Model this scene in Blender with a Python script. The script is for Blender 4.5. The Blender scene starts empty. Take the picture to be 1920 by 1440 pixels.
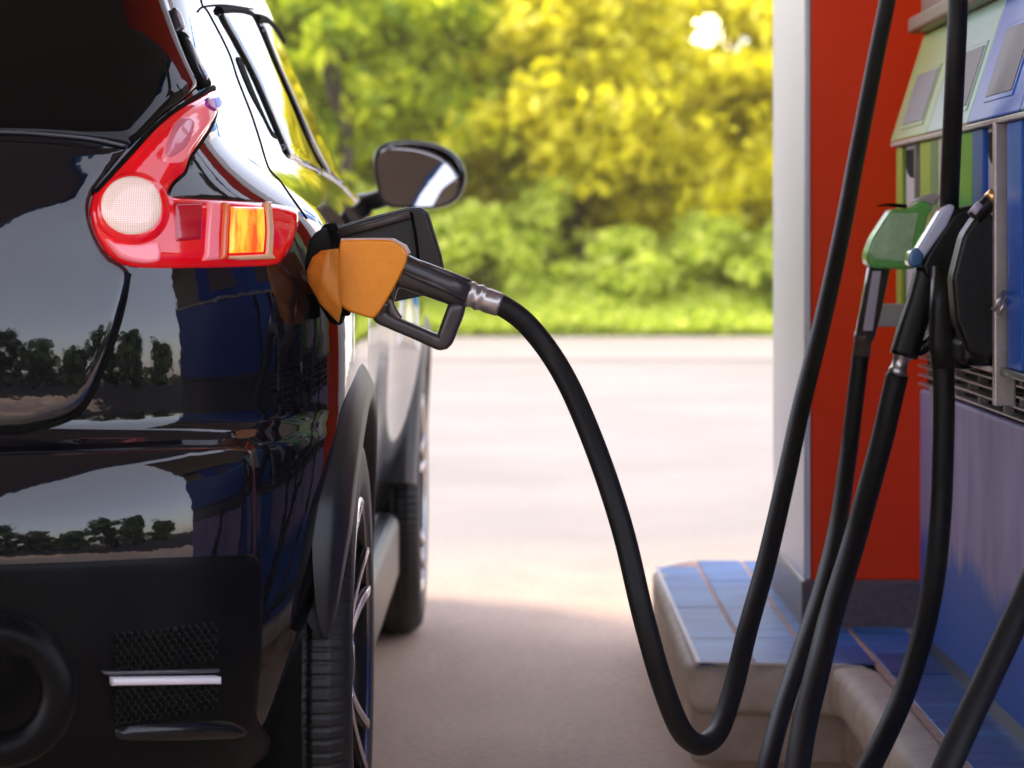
import bpy, bmesh, math, random
import numpy as np
from mathutils import Vector, Matrix
from mathutils.bvhtree import BVHTree
from mathutils.geometry import delaunay_2d_cdt
R = math.radians
rng = random.Random(7)
nrg = np.random.default_rng(11)
sc = bpy.context.scene
col = sc.collection

# ------------------------------------------------------------ camera, sky, sun, exposure
HAZE = 0.0015
EYE = 0.95                      # eye height in metres
FPX, VX, VY = 4986.0, 954.0, 440.0   # focal length and vanishing point in photo pixels (1920 wide)
cam = bpy.data.objects.new('camera', bpy.data.cameras.new('camera'))
col.objects.link(cam); sc.camera = cam
cam.location = (0, 0, EYE); cam.rotation_euler = (R(90), 0, 0)
cam.data.sensor_width = 36; cam.data.lens = 36 * FPX / 1920
cam.data.shift_x = 6 / 1920; cam.data.shift_y = -280 / 1920
cam.data.clip_start = 0.05; cam.data.clip_end = 900
cam.data.dof.use_dof = True; cam.data.dof.focus_distance = 3.58; cam.data.dof.aperture_fstop = 5.8

SUN_EL, SUN_AZ = 46.0, -72.0     # elevation; azimuth measured from +Y (view direction) towards +X
w = bpy.data.worlds.new('World'); sc.world = w; w.use_nodes = True
wn = w.node_tree.nodes; bg = wn['Background']
sky = wn.new('ShaderNodeTexSky'); sky.sky_type = 'NISHITA'; sky.sun_disc = False
sky.sun_elevation = R(SUN_EL); sky.sun_rotation = R(SUN_AZ); sky.air_density = 1.0; sky.dust_density = 1.6; sky.ozone_density = 1.0
tint = wn.new('ShaderNodeMix'); tint.data_type = 'RGBA'; tint.blend_type = 'MULTIPLY'; tint.inputs[0].default_value = 1
tint.inputs[7].default_value = (1.10, .98, 1.0, 1); w.node_tree.links.new(sky.outputs[0], tint.inputs[6]); 
hz = wn.new('ShaderNodeMix'); hz.data_type = 'RGBA'; hz.inputs[0].default_value = .40; hz.inputs[7].default_value = (5.2, 4.85, 4.9, 1)   # thin white cloud veil over the blue
w.node_tree.links.new(tint.outputs[2], hz.inputs[6]); w.node_tree.links.new(hz.outputs[2], bg.inputs[0]); bg.inputs[1].default_value = 0.15
sun = bpy.data.objects.new('sun', bpy.data.lights.new('sun', 'SUN')); col.objects.link(sun)
sun.data.energy = 1.8; sun.data.angle = R(15); sun.data.color = (1.0, 0.86, 0.62)
sd = Vector((math.sin(R(SUN_AZ)) * math.cos(R(SUN_EL)), math.cos(R(SUN_AZ)) * math.cos(R(SUN_EL)), math.sin(R(SUN_EL))))
sun.rotation_euler = sd.to_track_quat('Z', 'Y').to_euler(); sun.location = (0, 0, 20)
vs = sc.view_settings; vs.view_transform = 'Standard'; vs.look = 'None'; vs.gamma = 1; vs.exposure = 2.05
sc.cycles.use_denoising = True
sc.cycles.max_bounces = 8; sc.cycles.transparent_max_bounces = 8
sc.cycles.sample_clamp_indirect = 6

def P(x, y, D):                 # world point at depth D seen at photo pixel x, y
    return Vector(((x - VX) / FPX * D, D, EYE - (y - VY) / FPX * D))

# ------------------------------------------------------------ materials
def nodes(name):
    m = bpy.data.materials.new(name); m.use_nodes = True
    return m, m.node_tree.nodes, m.node_tree.links, m.node_tree.nodes['Principled BSDF']

def mat(name, c, rough=0.5, metal=0.0, coat=0.0, ior=1.5, noise=0.0, nscale=20, bump=0.0, bscale=200, trans=0.0, c2=None, sss=0.0, stretch=(1, 1, 1), rvar=0.0):
    m, n, l, b = nodes(name)
    b.inputs['Base Color'].default_value = (*c, 1); b.inputs['Roughness'].default_value = rough
    b.inputs['Metallic'].default_value = metal; b.inputs['Coat Weight'].default_value = coat
    b.inputs['Coat Roughness'].default_value = 0.02; b.inputs['IOR'].default_value = ior
    b.inputs['Transmission Weight'].default_value = trans
    if sss: b.inputs['Subsurface Weight'].default_value = sss; b.inputs['Subsurface Radius'].default_value = (.02, .008, .004); b.inputs['Subsurface Scale'].default_value = 1
    tc = n.new('ShaderNodeTexCoord'); mp = n.new('ShaderNodeMapping'); mp.inputs['Scale'].default_value = stretch
    l.new(tc.outputs['Object'], mp.inputs[0])
    if noise or rvar:
        t = n.new('ShaderNodeTexNoise'); t.inputs['Scale'].default_value = nscale; t.inputs['Detail'].default_value = 6; t.inputs['Roughness'].default_value = .65
        l.new(mp.outputs[0], t.inputs['Vector'])
    if noise:
        r = n.new('ShaderNodeValToRGB'); r.color_ramp.elements[0].position = .3; r.color_ramp.elements[1].position = .7
        d = c2 if c2 else tuple(x * (1 - noise) for x in c)
        r.color_ramp.elements[0].color = (*d, 1); r.color_ramp.elements[1].color = (*c, 1)
        l.new(t.outputs[0], r.inputs[0]); l.new(r.outputs[0], b.inputs['Base Color'])
    if rvar:
        mr = n.new('ShaderNodeMapRange'); mr.inputs['From Min'].default_value = .3; mr.inputs['From Max'].default_value = .7
        mr.inputs['To Min'].default_value = max(0, rough - rvar); mr.inputs['To Max'].default_value = rough + rvar
        l.new(t.outputs[0], mr.inputs[0]); l.new(mr.outputs[0], b.inputs['Roughness'])
    if bump:
        t2 = n.new('ShaderNodeTexNoise'); t2.inputs['Scale'].default_value = bscale; t2.inputs['Detail'].default_value = 4
        l.new(mp.outputs[0], t2.inputs['Vector'])
        bp = n.new('ShaderNodeBump'); bp.inputs['Strength'].default_value = bump; bp.inputs['Distance'].default_value = .002
        l.new(t2.outputs[0], bp.inputs['Height']); l.new(bp.outputs[0], b.inputs['Normal'])
    return m

M = {}
M['paint'] = mat('black_car_paint', (.004, .004, .007), .02, coat=1.0, ior=1.02)
M['paint'].node_tree.nodes['Principled BSDF'].inputs['Coat IOR'].default_value = 1.72
def peel(m):
    n, l = m.node_tree.nodes, m.node_tree.links; b = n['Principled BSDF']
    tc = n.new('ShaderNodeTexCoord'); t = n.new('ShaderNodeTexNoise'); t.inputs['Scale'].default_value = 55; t.inputs['Detail'].default_value = 2; l.new(tc.outputs['Object'], t.inputs['Vector'])
    bp = n.new('ShaderNodeBump'); bp.inputs['Strength'].default_value = .10; bp.inputs['Distance'].default_value = .0012; l.new(t.outputs[0], bp.inputs['Height'])
    l.new(bp.outputs[0], b.inputs['Normal']); l.new(bp.outputs[0], b.inputs['Coat Normal']); b.inputs['Coat Roughness'].default_value = .035
peel(M['paint'])
M['glass'] = mat('dark_tinted_glass', (.002, .002, .003), .02, ior=1.35)
M['sideglass'] = mat('side_window_glass', (.003, .004, .004), .02, ior=1.9)
M['trim'] = mat('black_plastic_trim', (.012, .012, .014), .35, bump=.15, bscale=600)
M['gloss_trim'] = mat('glossy_grey_trim', (.05, .05, .06), .12, coat=.5)
M['seal'] = mat('black_rubber_seal', (.003, .003, .003), .8)
M['seal'].node_tree.nodes['Principled BSDF'].inputs['Specular IOR Level'].default_value = .08
M['clad'] = mat('grey_black_wheel_arch_plastic', (.014, .013, .018), .38, bump=.12, bscale=900, noise=.3, nscale=8)
M['tyre'] = mat('tyre_rubber', (.010, .010, .013), .5, noise=.4, nscale=14, bump=.3, bscale=350)
M['rim'] = mat('dark_alloy', (.02, .02, .024), .25, metal=.6)
M['rim_bright'] = mat('machined_alloy', (.75, .73, .78), .22, metal=1)
M['chrome'] = mat('mirror_silver', (.8, .8, .82), .02, metal=1)
M['silver'] = mat('brushed_silver_metal', (.62, .58, .55), .3, metal=.85, noise=.35, nscale=60)
M['brass'] = mat('worn_brass', (.6, .38, .16), .3, metal=1)
M['black'] = mat('matte_black_plastic', (.006, .005, .005), .36, noise=.4, nscale=30, bump=.2, bscale=300)
M['nozzle_black'] = mat('worn_black_nozzle_plastic', (.045, .034, .034), .3, noise=.4, nscale=25, bump=.12, bscale=250, coat=.2)
M['hose'] = mat('black_rubber_hose', (.009, .008, .009), .5, noise=.45, nscale=35, bump=.25, bscale=500)
M['orange'] = mat('orange_vinyl_cover', (1, .35, .003), .36, noise=.2, nscale=9, bump=.35, bscale=60, c2=(.80, .22, .008), coat=.25)
M['green'] = mat('green_nozzle_cover', (.10, .42, .05), .3, noise=.4, nscale=22, coat=.4, c2=(.20, .46, .14))
M['greenlabel'] = mat('worn_pale_green_film', (.50, .68, .42), .3, noise=.4, nscale=30, c2=(.28, .44, .22))
M['bluecover'] = mat('blue_nozzle_cover', (.03, .12, .27), .2, coat=.8)
M['red_lens'] = mat('red_lamp_lens', (.70, .0, .006), .10, coat=1, sss=.2, noise=.25, nscale=30)
M['dred_lens'] = mat('deep_red_lamp_lens', (.55, .0, .015), .15, coat=1)
M['pink_lens'] = mat('pale_pink_lamp_lens', (.92, .22, .24), .15, coat=1)
M['magenta_lens'] = mat('magenta_lamp_lens', (.45, .02, .35), .15, coat=1)
M['reflector'] = mat('white_reflector', (.8, .74, .78), .2, coat=1)

def lens_grid(name, c, c2, s=260):
    m, n, l, b = nodes(name)
    tc = n.new('ShaderNodeTexCoord'); w1 = n.new('ShaderNodeTexWave'); w1.bands_direction = 'X'; w1.inputs['Scale'].default_value = s / 6.28
    w2 = n.new('ShaderNodeTexWave'); w2.bands_direction = 'Z'; w2.inputs['Scale'].default_value = s / 6.28
    l.new(tc.outputs['Object'], w1.inputs[0]); l.new(tc.outputs['Object'], w2.inputs[0])
    mx = n.new('ShaderNodeMath'); mx.operation = 'MULTIPLY'; l.new(w1.outputs[1], mx.inputs[0]); l.new(w2.outputs[1], mx.inputs[1])
    r = n.new('ShaderNodeValToRGB'); r.color_ramp.elements[0].color = (*c2, 1); r.color_ramp.elements[1].color = (*c, 1); r.color_ramp.elements[1].position = .6
    l.new(mx.outputs[0], r.inputs[0]); l.new(r.outputs[0], b.inputs['Base Color'])
    bp = n.new('ShaderNodeBump'); bp.inputs['Strength'].default_value = .35; bp.inputs['Distance'].default_value = .001
    l.new(mx.outputs[0], bp.inputs['Height']); l.new(bp.outputs[0], b.inputs['Normal'])
    b.inputs['Roughness'].default_value = .2; b.inputs['Coat Weight'].default_value = 1
    return m
M['round_lens'] = lens_grid('ribbed_clear_lens', (.92, .82, .74), (.62, .36, .30), 760)
M['amber_lens'] = lens_grid('ribbed_amber_lens', (1, .34, .02), (.9, .12, .005), 900)
for k_, c_, e_ in (('red_lens', (1, 0, .01), .07), ('amber_lens', (1, .25, .01), .32), ('round_lens', (1, .72, .6), .09), ('pink_lens', (1, .2, .25), .06)):
    b_ = M[k_].node_tree.nodes['Principled BSDF']; b_.inputs['Emission Color'].default_value = (*c_, 1); b_.inputs['Emission Strength'].default_value = e_
def amber():
    m = M['amber_lens']; n, l = m.node_tree.nodes, m.node_tree.links; b = n['Principled BSDF']
    tc = n.new('ShaderNodeTexCoord'); mp = n.new('ShaderNodeMapping'); mp.inputs['Scale'].default_value = (90, 20, 14); t = n.new('ShaderNodeTexNoise'); t.inputs['Scale'].default_value = 1; t.inputs['Detail'].default_value = 3
    l.new(tc.outputs['Object'], mp.inputs[0]); l.new(mp.outputs[0], t.inputs['Vector'])
    r = n.new('ShaderNodeValToRGB'); r.color_ramp.elements[0].position = .38; r.color_ramp.elements[1].position = .62
    r.color_ramp.elements[0].color = (.95, .07, .003, 1); r.color_ramp.elements[1].color = (1, .42, .03, 1)
    l.new(t.outputs[0], r.inputs[0]); l.new(r.outputs[0], b.inputs['Base Color']); l.new(r.outputs[0], b.inputs['Emission Color'])
amber()
M['column_white'] = mat('white_painted_panel', (.72, .70, .74), .35, noise=.06, nscale=3)
M['column_red'] = mat('red_painted_panel', (1, .045, .002), .3, noise=.12, nscale=2.5, coat=.3)
M['granite'] = mat('grey_brown_stone', (.17, .12, .13), .35, noise=.5, nscale=60, bump=.1)
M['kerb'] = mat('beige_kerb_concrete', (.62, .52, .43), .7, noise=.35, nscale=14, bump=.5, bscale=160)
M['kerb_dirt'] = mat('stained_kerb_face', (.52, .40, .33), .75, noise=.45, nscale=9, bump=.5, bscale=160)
M['pump_dark'] = mat('grimy_dark_metal', (.06, .055, .055), .35, noise=.5, nscale=20, coat=.2)
M['pump_top'] = mat('bronze_grey_metal', (.16, .115, .07), .4, noise=.3, nscale=14, metal=.3)
M['pump_pale_metal'] = mat('worn_pale_metal_frame', (.5, .44, .42), .35, noise=.3, nscale=30, metal=.5)
M['lime'] = mat('lime_green_panel', (.34, .50, .05), .3, coat=.0, noise=.12, nscale=12)
M['palegreen'] = mat('pale_green_panel', (.34, .48, .16), .3, coat=.0, noise=.12, nscale=12)
M['mint'] = mat('pale_mint_panel', (.28, .46, .34), .3, coat=.0, noise=.1, nscale=12)
M['grass_green'] = mat('bright_green_panel', (.05, .33, .03), .3, coat=.3)
M['teal_green'] = mat('mid_green_panel', (.06, .32, .13), .3, coat=.3)
M['blue'] = mat('bright_blue_panel', (.006, .09, .45), .28, coat=.0, noise=.15, nscale=8)
M['deepblue'] = mat('deep_blue_panel', (.006, .05, .32), .28, coat=.1)
M['lilac'] = mat('pale_lilac_panel', (.55, .48, .56), .4, noise=.12, nscale=25)
M['greypanel'] = mat('grey_brown_display', (.11, .075, .07), .5, noise=.3, nscale=45)
M['cover_edge'] = mat('pale_pink_worn_edge', (.78, .50, .42), .35, noise=.3, nscale=40)  # light on the orange cover's top rim put into a pale colour
M['orange_dark'] = mat('brown_orange_splash_guard', (.70, .22, .015), .4, noise=.3, nscale=12, bump=.3, bscale=80)
M['trigger'] = mat('worn_grey_trigger', (.13, .09, .085), .3, noise=.4, nscale=40, metal=.3)
M['collar_dark'] = mat('brown_worn_collar', (.13, .09, .07), .4, noise=.4, nscale=40, metal=.3)
M['white_gloss'] = mat('silver_white_cover', (.55, .58, .72), .15, coat=.8)  # white highlight of the blue cover put into the colour
M['leaf_wood'] = None
M['bark'] = mat('tree_bark', (.06, .045, .05), .9, noise=.4, nscale=12, bump=1, bscale=30)
M['soffit'] = mat('dark_canopy_ceiling', (.11, .10, .10), .7)
M['roof_white'] = mat('white_canopy_edge', (.8, .8, .82), .5)
M['canopy_blue'] = mat('canopy_blue_fascia', (.01, .16, .55), .4)
M['canopy_red'] = mat('canopy_red_fascia', (.6, .02, .02), .4)
M['white_wall'] = mat('white_shop_wall', (.82, .82, .84), .6)
M['dark_opening'] = mat('dark_shop_window', (.03, .03, .035), .1)

for k_ in ('black', 'lime', 'palegreen', 'mint', 'blue', 'deepblue', 'grass_green', 'teal_green', 'column_red', 'hose'):
    M[k_].node_tree.nodes['Principled BSDF'].inputs['Specular IOR Level'].default_value = .25
M['column_red'].node_tree.nodes['Principled BSDF'].inputs['Coat Weight'].default_value = 0
def pump_blue():                # lower cabinet: blue below, mottled lilac in the upper area
    m, n, l, b = nodes('faded_blue_cabinet_paint')
    tc = n.new('ShaderNodeTexCoord'); sp = n.new('ShaderNodeSeparateXYZ'); l.new(tc.outputs['Object'], sp.inputs[0])
    ns = n.new('ShaderNodeTexNoise'); ns.inputs['Scale'].default_value = 3; ns.inputs['Detail'].default_value = 7
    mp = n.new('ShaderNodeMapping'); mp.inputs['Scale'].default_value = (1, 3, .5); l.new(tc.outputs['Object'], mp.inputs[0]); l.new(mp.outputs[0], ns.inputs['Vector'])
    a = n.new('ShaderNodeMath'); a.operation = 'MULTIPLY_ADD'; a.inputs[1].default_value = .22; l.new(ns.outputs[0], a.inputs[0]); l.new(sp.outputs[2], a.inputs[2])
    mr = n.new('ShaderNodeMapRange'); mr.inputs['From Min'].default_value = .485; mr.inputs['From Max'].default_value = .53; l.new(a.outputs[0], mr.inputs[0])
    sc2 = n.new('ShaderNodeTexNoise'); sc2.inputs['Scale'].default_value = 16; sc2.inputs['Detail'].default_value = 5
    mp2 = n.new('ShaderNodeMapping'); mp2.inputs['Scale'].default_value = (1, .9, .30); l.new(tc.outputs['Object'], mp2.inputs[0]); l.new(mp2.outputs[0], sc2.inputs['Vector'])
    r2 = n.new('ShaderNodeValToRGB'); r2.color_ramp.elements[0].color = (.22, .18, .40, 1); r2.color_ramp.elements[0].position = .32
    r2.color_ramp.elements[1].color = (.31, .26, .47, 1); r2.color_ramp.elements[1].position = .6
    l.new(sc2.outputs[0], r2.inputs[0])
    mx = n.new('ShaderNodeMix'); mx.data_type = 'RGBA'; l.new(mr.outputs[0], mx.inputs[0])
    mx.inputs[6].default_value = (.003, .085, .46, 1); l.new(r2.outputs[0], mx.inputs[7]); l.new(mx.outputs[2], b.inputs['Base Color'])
    b.inputs['Roughness'].default_value = .5; b.inputs['Specular IOR Level'].default_value = .3
    return m
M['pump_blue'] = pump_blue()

def ground_mat():
    m, n, l, b = nodes('forecourt_concrete')
    tc = n.new('ShaderNodeTexCoord')
    def ns(s, d=8, st=(1, 1, 1)):
        mp = n.new('ShaderNodeMapping'); mp.inputs['Scale'].default_value = st; l.new(tc.outputs['Object'], mp.inputs[0])
        t = n.new('ShaderNodeTexNoise'); t.inputs['Scale'].default_value = s; t.inputs['Detail'].default_value = d; t.inputs['Roughness'].default_value = .62
        l.new(mp.outputs[0], t.inputs['Vector']); return t.outputs[0]
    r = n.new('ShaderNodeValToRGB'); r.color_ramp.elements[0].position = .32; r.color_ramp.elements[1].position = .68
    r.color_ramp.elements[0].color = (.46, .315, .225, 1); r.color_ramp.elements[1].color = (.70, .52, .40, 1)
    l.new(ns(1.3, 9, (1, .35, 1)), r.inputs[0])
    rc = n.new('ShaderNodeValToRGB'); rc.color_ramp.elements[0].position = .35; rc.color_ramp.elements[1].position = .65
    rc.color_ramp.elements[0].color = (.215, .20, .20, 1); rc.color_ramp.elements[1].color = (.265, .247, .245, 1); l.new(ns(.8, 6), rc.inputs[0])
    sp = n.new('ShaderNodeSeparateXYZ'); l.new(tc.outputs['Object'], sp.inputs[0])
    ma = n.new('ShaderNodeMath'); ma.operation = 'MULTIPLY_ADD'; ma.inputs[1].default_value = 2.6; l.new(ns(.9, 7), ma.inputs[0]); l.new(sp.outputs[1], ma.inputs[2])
    mr = n.new('ShaderNodeMapRange'); mr.interpolation_type = 'SMOOTHSTEP'; mr.inputs['From Min'].default_value = 7.3; mr.inputs['From Max'].default_value = 9.9; l.new(ma.outputs[0], mr.inputs[0])  # lighter under the canopy, darker beyond: evens sun against shade in the colour
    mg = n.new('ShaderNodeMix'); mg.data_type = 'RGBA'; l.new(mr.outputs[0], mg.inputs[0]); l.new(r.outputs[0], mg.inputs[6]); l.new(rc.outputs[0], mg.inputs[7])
    r2 = n.new('ShaderNodeValToRGB'); r2.color_ramp.elements[0].position = .35; r2.color_ramp.elements[1].position = .6
    r2.color_ramp.elements[0].color = (.82, .80, .79, 1); r2.color_ramp.elements[1].color = (1, 1, 1, 1)
    l.new(ns(55, 5), r2.inputs[0])
    mx = n.new('ShaderNodeMix'); mx.data_type = 'RGBA'; mx.blend_type = 'MULTIPLY'; mx.inputs[0].default_value = 1
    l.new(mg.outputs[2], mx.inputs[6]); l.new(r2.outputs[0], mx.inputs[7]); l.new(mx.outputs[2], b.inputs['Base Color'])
    b.inputs['Roughness'].default_value = .75
    bp = n.new('ShaderNodeBump'); bp.inputs['Strength'].default_value = .4; bp.inputs['Distance'].default_value = .004
    l.new(ns(90, 6), bp.inputs['Height']); l.new(bp.outputs[0], b.inputs['Normal'])
    return m
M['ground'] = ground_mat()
M['road'] = mat('pale_road_surface', (.28, .255, .25), .8, noise=.15, nscale=.8, bump=.3, bscale=60)
M['apron'] = mat('pale_apron_concrete', (.32, .275, .268), .8, noise=.10, nscale=.9, bump=.3, bscale=60)
M['asphalt'] = mat('dark_asphalt', (.022, .021, .022), .95, noise=.3, nscale=3)
M['asphalt'].node_tree.nodes['Principled BSDF'].inputs['Specular IOR Level'].default_value = .05
M['sun'], _n, _l, _b = nodes('sun_glow'); _b.inputs['Base Color'].default_value = (0, 0, 0, 1); _b.inputs['Emission Color'].default_value = (1, .80, .42, 1); _b.inputs['Emission Strength'].default_value = 3
M['leaf_mid'] = None
M['totem'] = mat('bright_blue_sign', (.0, .22, .72), .5)
M['verge'] = mat('verge_soil_grass', (.10, .13, .03), .9, noise=.5, nscale=4)

def tile_mat():
    m, n, l, b = nodes('blue_glazed_paving_tiles')
    tc = n.new('ShaderNodeTexCoord')
    t = n.new('ShaderNodeTexNoise'); t.inputs['Scale'].default_value = 5; t.inputs['Detail'].default_value = 6
    mp = n.new('ShaderNodeMapping'); mp.inputs['Scale'].default_value = (.8, 2.6, 1); l.new(tc.outputs['Object'], mp.inputs[0]); l.new(mp.outputs[0], t.inputs['Vector'])
    r = n.new('ShaderNodeValToRGB'); r.color_ramp.elements[0].position = .35; r.color_ramp.elements[1].position = .65
    r.color_ramp.elements[0].color = (.018, .055, .26, 1); r.color_ramp.elements[1].color = (.04, .17, .46, 1)
    l.new(t.outputs[0], r.inputs[0]); l.new(r.outputs[0], b.inputs['Base Color'])
    b.inputs['Roughness'].default_value = .42; b.inputs['Specular IOR Level'].default_value = .18
    bp = n.new('ShaderNodeBump'); bp.inputs['Strength'].default_value = .25; bp.inputs['Distance'].default_value = .003
    l.new(t.outputs[0], bp.inputs['Height']); l.new(bp.outputs[0], b.inputs['Normal'])
    return m
M['tile'] = tile_mat()
M['edge_white'] = mat('pale_edge_paint', (.85, .80, .76), .6, noise=.2, nscale=30)
M['grout'] = mat('orange_beige_grout', (.55, .34, .27), .8, noise=.4, nscale=30)

def leaf_mat(name, a, b_, c, tr=.55):
    m, n, l, b = nodes(name)
    g = n.new('ShaderNodeNewGeometry'); r = n.new('ShaderNodeValToRGB')
    e = r.color_ramp.elements; e[0].color = (*a, 1); e[1].color = (*c, 1); k = e.new(.5); k.color = (*b_, 1)
    l.new(g.outputs['Random Per Island'], r.inputs[0])
    l.new(r.outputs[0], b.inputs['Base Color']); b.inputs['Roughness'].default_value = .5
    tl = n.new('ShaderNodeBsdfTranslucent'); l.new(r.outputs[0], tl.inputs[0])
    mx = n.new('ShaderNodeMixShader'); mx.inputs[0].default_value = tr
    l.new(b.outputs[0], mx.inputs[1]); l.new(tl.outputs[0], mx.inputs[2]); l.new(mx.outputs[0], n['Material Output'].inputs[0])
    return m
M['leaf_green'] = leaf_mat('yellow_green_leaves', (.20, .32, .01), (.50, .60, .02), (.76, .82, .04), .6)
M['leaf_yellow'] = leaf_mat('golden_leaves', (.60, .56, .01), (.90, .84, .02), (.98, .95, .12), .6)  # warm sun glow put into the leaf colour
M['leaf_lime'] = leaf_mat('lime_hedge_leaves', (.44, .58, .05), (.68, .78, .10), (.88, .93, .26), .6)
M['leaf_dark'] = leaf_mat('dark_green_leaves', (.02, .05, .01), (.04, .08, .015), (.07, .12, .02), .3)

M['leaf_mid'] = leaf_mat('yellow_lime_leaves', (.45, .45, .01), (.80, .74, .02), (.95, .90, .08), .6)  # leaf colour halfway to the painted sun glow
M['leaf_wood'] = leaf_mat('distant_leaves', (.30, .32, .01), (.58, .56, .02), (.85, .78, .03), .6)
# ------------------------------------------------------------ object helpers
def link(name, me, m=None, parent=None, smooth=True):
    o = bpy.data.objects.new(name, me); col.objects.link(o)
    if m: me.materials.append(m)
    if parent: o.parent = parent
    if smooth:
        me.polygons.foreach_set('use_smooth', [True] * len(me.polygons))
    return o
def pyd(name, v, f, m=None, parent=None, smooth=True):
    me = bpy.data.meshes.new(name); me.from_pydata([tuple(x) for x in v], [], f); me.update()
    return link(name, me, m, parent, smooth)
def frombm(name, bm, m=None, parent=None, smooth=False):
    me = bpy.data.meshes.new(name); bm.normal_update(); bm.to_mesh(me); bm.free()
    return link(name, me, m, parent, smooth)
def empty(name, loc=(0, 0, 0)):
    o = bpy.data.objects.new(name, None); o.empty_display_size = .1; col.objects.link(o)
    o.location = loc; return o
def tag(o, label=None, cat=None, group=None, kind=None):
    if label: o['label'] = label
    if cat: o['category'] = cat
    if group: o['group'] = group
    if kind: o['kind'] = kind
    return o
def adopt(root, *obs):          # parent world-space meshes under an empty that is not at the origin
    bpy.context.view_layer.update()
    for o in obs:
        o.parent = root; o.matrix_parent_inverse = Matrix.Translation(-Vector(root.location))
def box(bm, x0, x1, y0, y1, z0, z1, bev=0.0, seg=2):
    vs_ = [bm.verts.new((x, y, z)) for x in (x0, x1) for y in (y0, y1) for z in (z0, z1)]
    F = [(0, 1, 3, 2), (4, 6, 7, 5), (0, 4, 5, 1), (2, 3, 7, 6), (0, 2, 6, 4), (1, 5, 7, 3)]
    fs = [bm.faces.new([vs_[i] for i in f]) for f in F]
    if bev:
        es = list({e for f in fs for e in f.edges})
        bmesh.ops.bevel(bm, geom=es, offset=bev, segments=seg, profile=.5, affect='EDGES')
def boxo(name, x0, x1, y0, y1, z0, z1, m, parent=None, bev=.003, seg=2):
    bm = bmesh.new(); box(bm, x0, x1, y0, y1, z0, z1, bev, seg)
    bmesh.ops.recalc_face_normals(bm, faces=bm.faces)
    return frombm(name, bm, m, parent)
def spline(pts, n):             # Catmull-Rom through points (any dimension)
    pts = [np.array(p, float) for p in pts]; q = [2 * pts[0] - pts[1]] + pts + [2 * pts[-1] - pts[-2]]
    seg = [np.linalg.norm(pts[i + 1] - pts[i]) for i in range(len(pts) - 1)]; tot = sum(seg); out = []
    for i in range(len(pts) - 1):
        k = max(2, int(round(n * seg[i] / tot))); p0, p1, p2, p3 = q[i:i + 4]
        for j in range(k):
            t = j / k
            out.append(.5 * ((2 * p1) + (-p0 + p2) * t + (2 * p0 - 5 * p1 + 4 * p2 - p3) * t * t + (-p0 + 3 * p1 - 3 * p2 + p3) * t ** 3))
    out.append(pts[-1]); return out
def sweep(name, path, rad, m, parent=None, sides=16, up=(0, 1, 0), sq=1.0, aspect=1.0, cap=True, closed=False):
    """tube along path; rad a number or list; sq>1 makes a boxier section; aspect scales along 'up'"""
    n = len(path); path = [Vector(p) for p in path]; v = []; f = []
    U = Vector(up).normalized()
    if isinstance(rad, (int, float)): rad = [rad] * n
    for i in range(n):
        a = path[(i - 1) % n] if (closed or i > 0) else path[i]; b = path[(i + 1) % n] if (closed or i < n - 1) else path[i]
        t = (b - a).normalized(); s = t.cross(U)
        if s.length < 1e-4: s = t.cross(Vector((1, 0, .1)))
        s.normalize(); u = s.cross(t).normalized()
        for k in range(sides):
            an = 2 * math.pi * (k + .5) / sides; c, s_ = math.cos(an), math.sin(an)
            c = math.copysign(abs(c) ** (1 / sq), c); s_ = math.copysign(abs(s_) ** (1 / sq), s_)
            v.append(path[i] + s * (c * rad[i]) + u * (s_ * rad[i] * aspect))
    rngn = n if closed else n - 1
    for i in range(rngn):
        j = (i + 1) % n
        for k in range(sides):
            k2 = (k + 1) % sides
            f.append((i * sides + k, i * sides + k2, j * sides + k2, j * sides + k))
    if cap and not closed:
        f.append(tuple(range(sides))[::-1]); f.append(tuple((n - 1) * sides + k for k in range(sides)))
    return pyd(name, v, f, m, parent)
def slab(name, poly, D, thick, m, parent=None, bev=.004, seg=3, warp=None):
    """outline given at photo scale, standing at depth D with its own thickness"""
    bm = bmesh.new(); a = [bm.verts.new(P(x, y, D) + Vector((0, -thick / 2, 0))) for x, y in poly]
    fc = bm.faces.new(a); r = bmesh.ops.extrude_face_region(bm, geom=[fc])
    bmesh.ops.translate(bm, verts=[e for e in r['geom'] if isinstance(e, bmesh.types.BMVert)], vec=(0, thick, 0))
    bmesh.ops.recalc_face_normals(bm, faces=bm.faces)
    if bev: bmesh.ops.bevel(bm, geom=list(bm.edges), offset=bev, segments=seg, profile=.5, affect='EDGES', clamp_overlap=True)
    o = frombm(name, bm, m, parent, smooth=True)
    mod = o.modifiers.new('normals', 'WEIGHTED_NORMAL'); mod.keep_sharp = True
    return o

# ------------------------------------------------------------ ground, road, verge
def sheet(name, x0, x1, y0, y1, z, m, nx=1, ny=1):
    v = [(x0 + (x1 - x0) * i / nx, y0 + (y1 - y0) * j / ny, z) for j in range(ny + 1) for i in range(nx + 1)]
    f = [(j * (nx + 1) + i, j * (nx + 1) + i + 1, (j + 1) * (nx + 1) + i + 1, (j + 1) * (nx + 1) + i) for j in range(ny) for i in range(nx)]
    return tag(pyd(name, v, f, m, smooth=False), kind='structure')
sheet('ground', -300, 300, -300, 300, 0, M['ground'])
sheet('side_asphalt', 7.5, 120, -6.5, 14.5, .004, M['asphalt'])  # added out of view to darken the ground mirrored in the tail
sheet('asphalt_road', -120, 120, -60, -6.5, .004, M['asphalt'])
sheet('road', -120, 120, 20.0, 24.6, .008, M['road'])
sheet('verge', -120, 120, 24.6, 90, .012, M['verge'])

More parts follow.
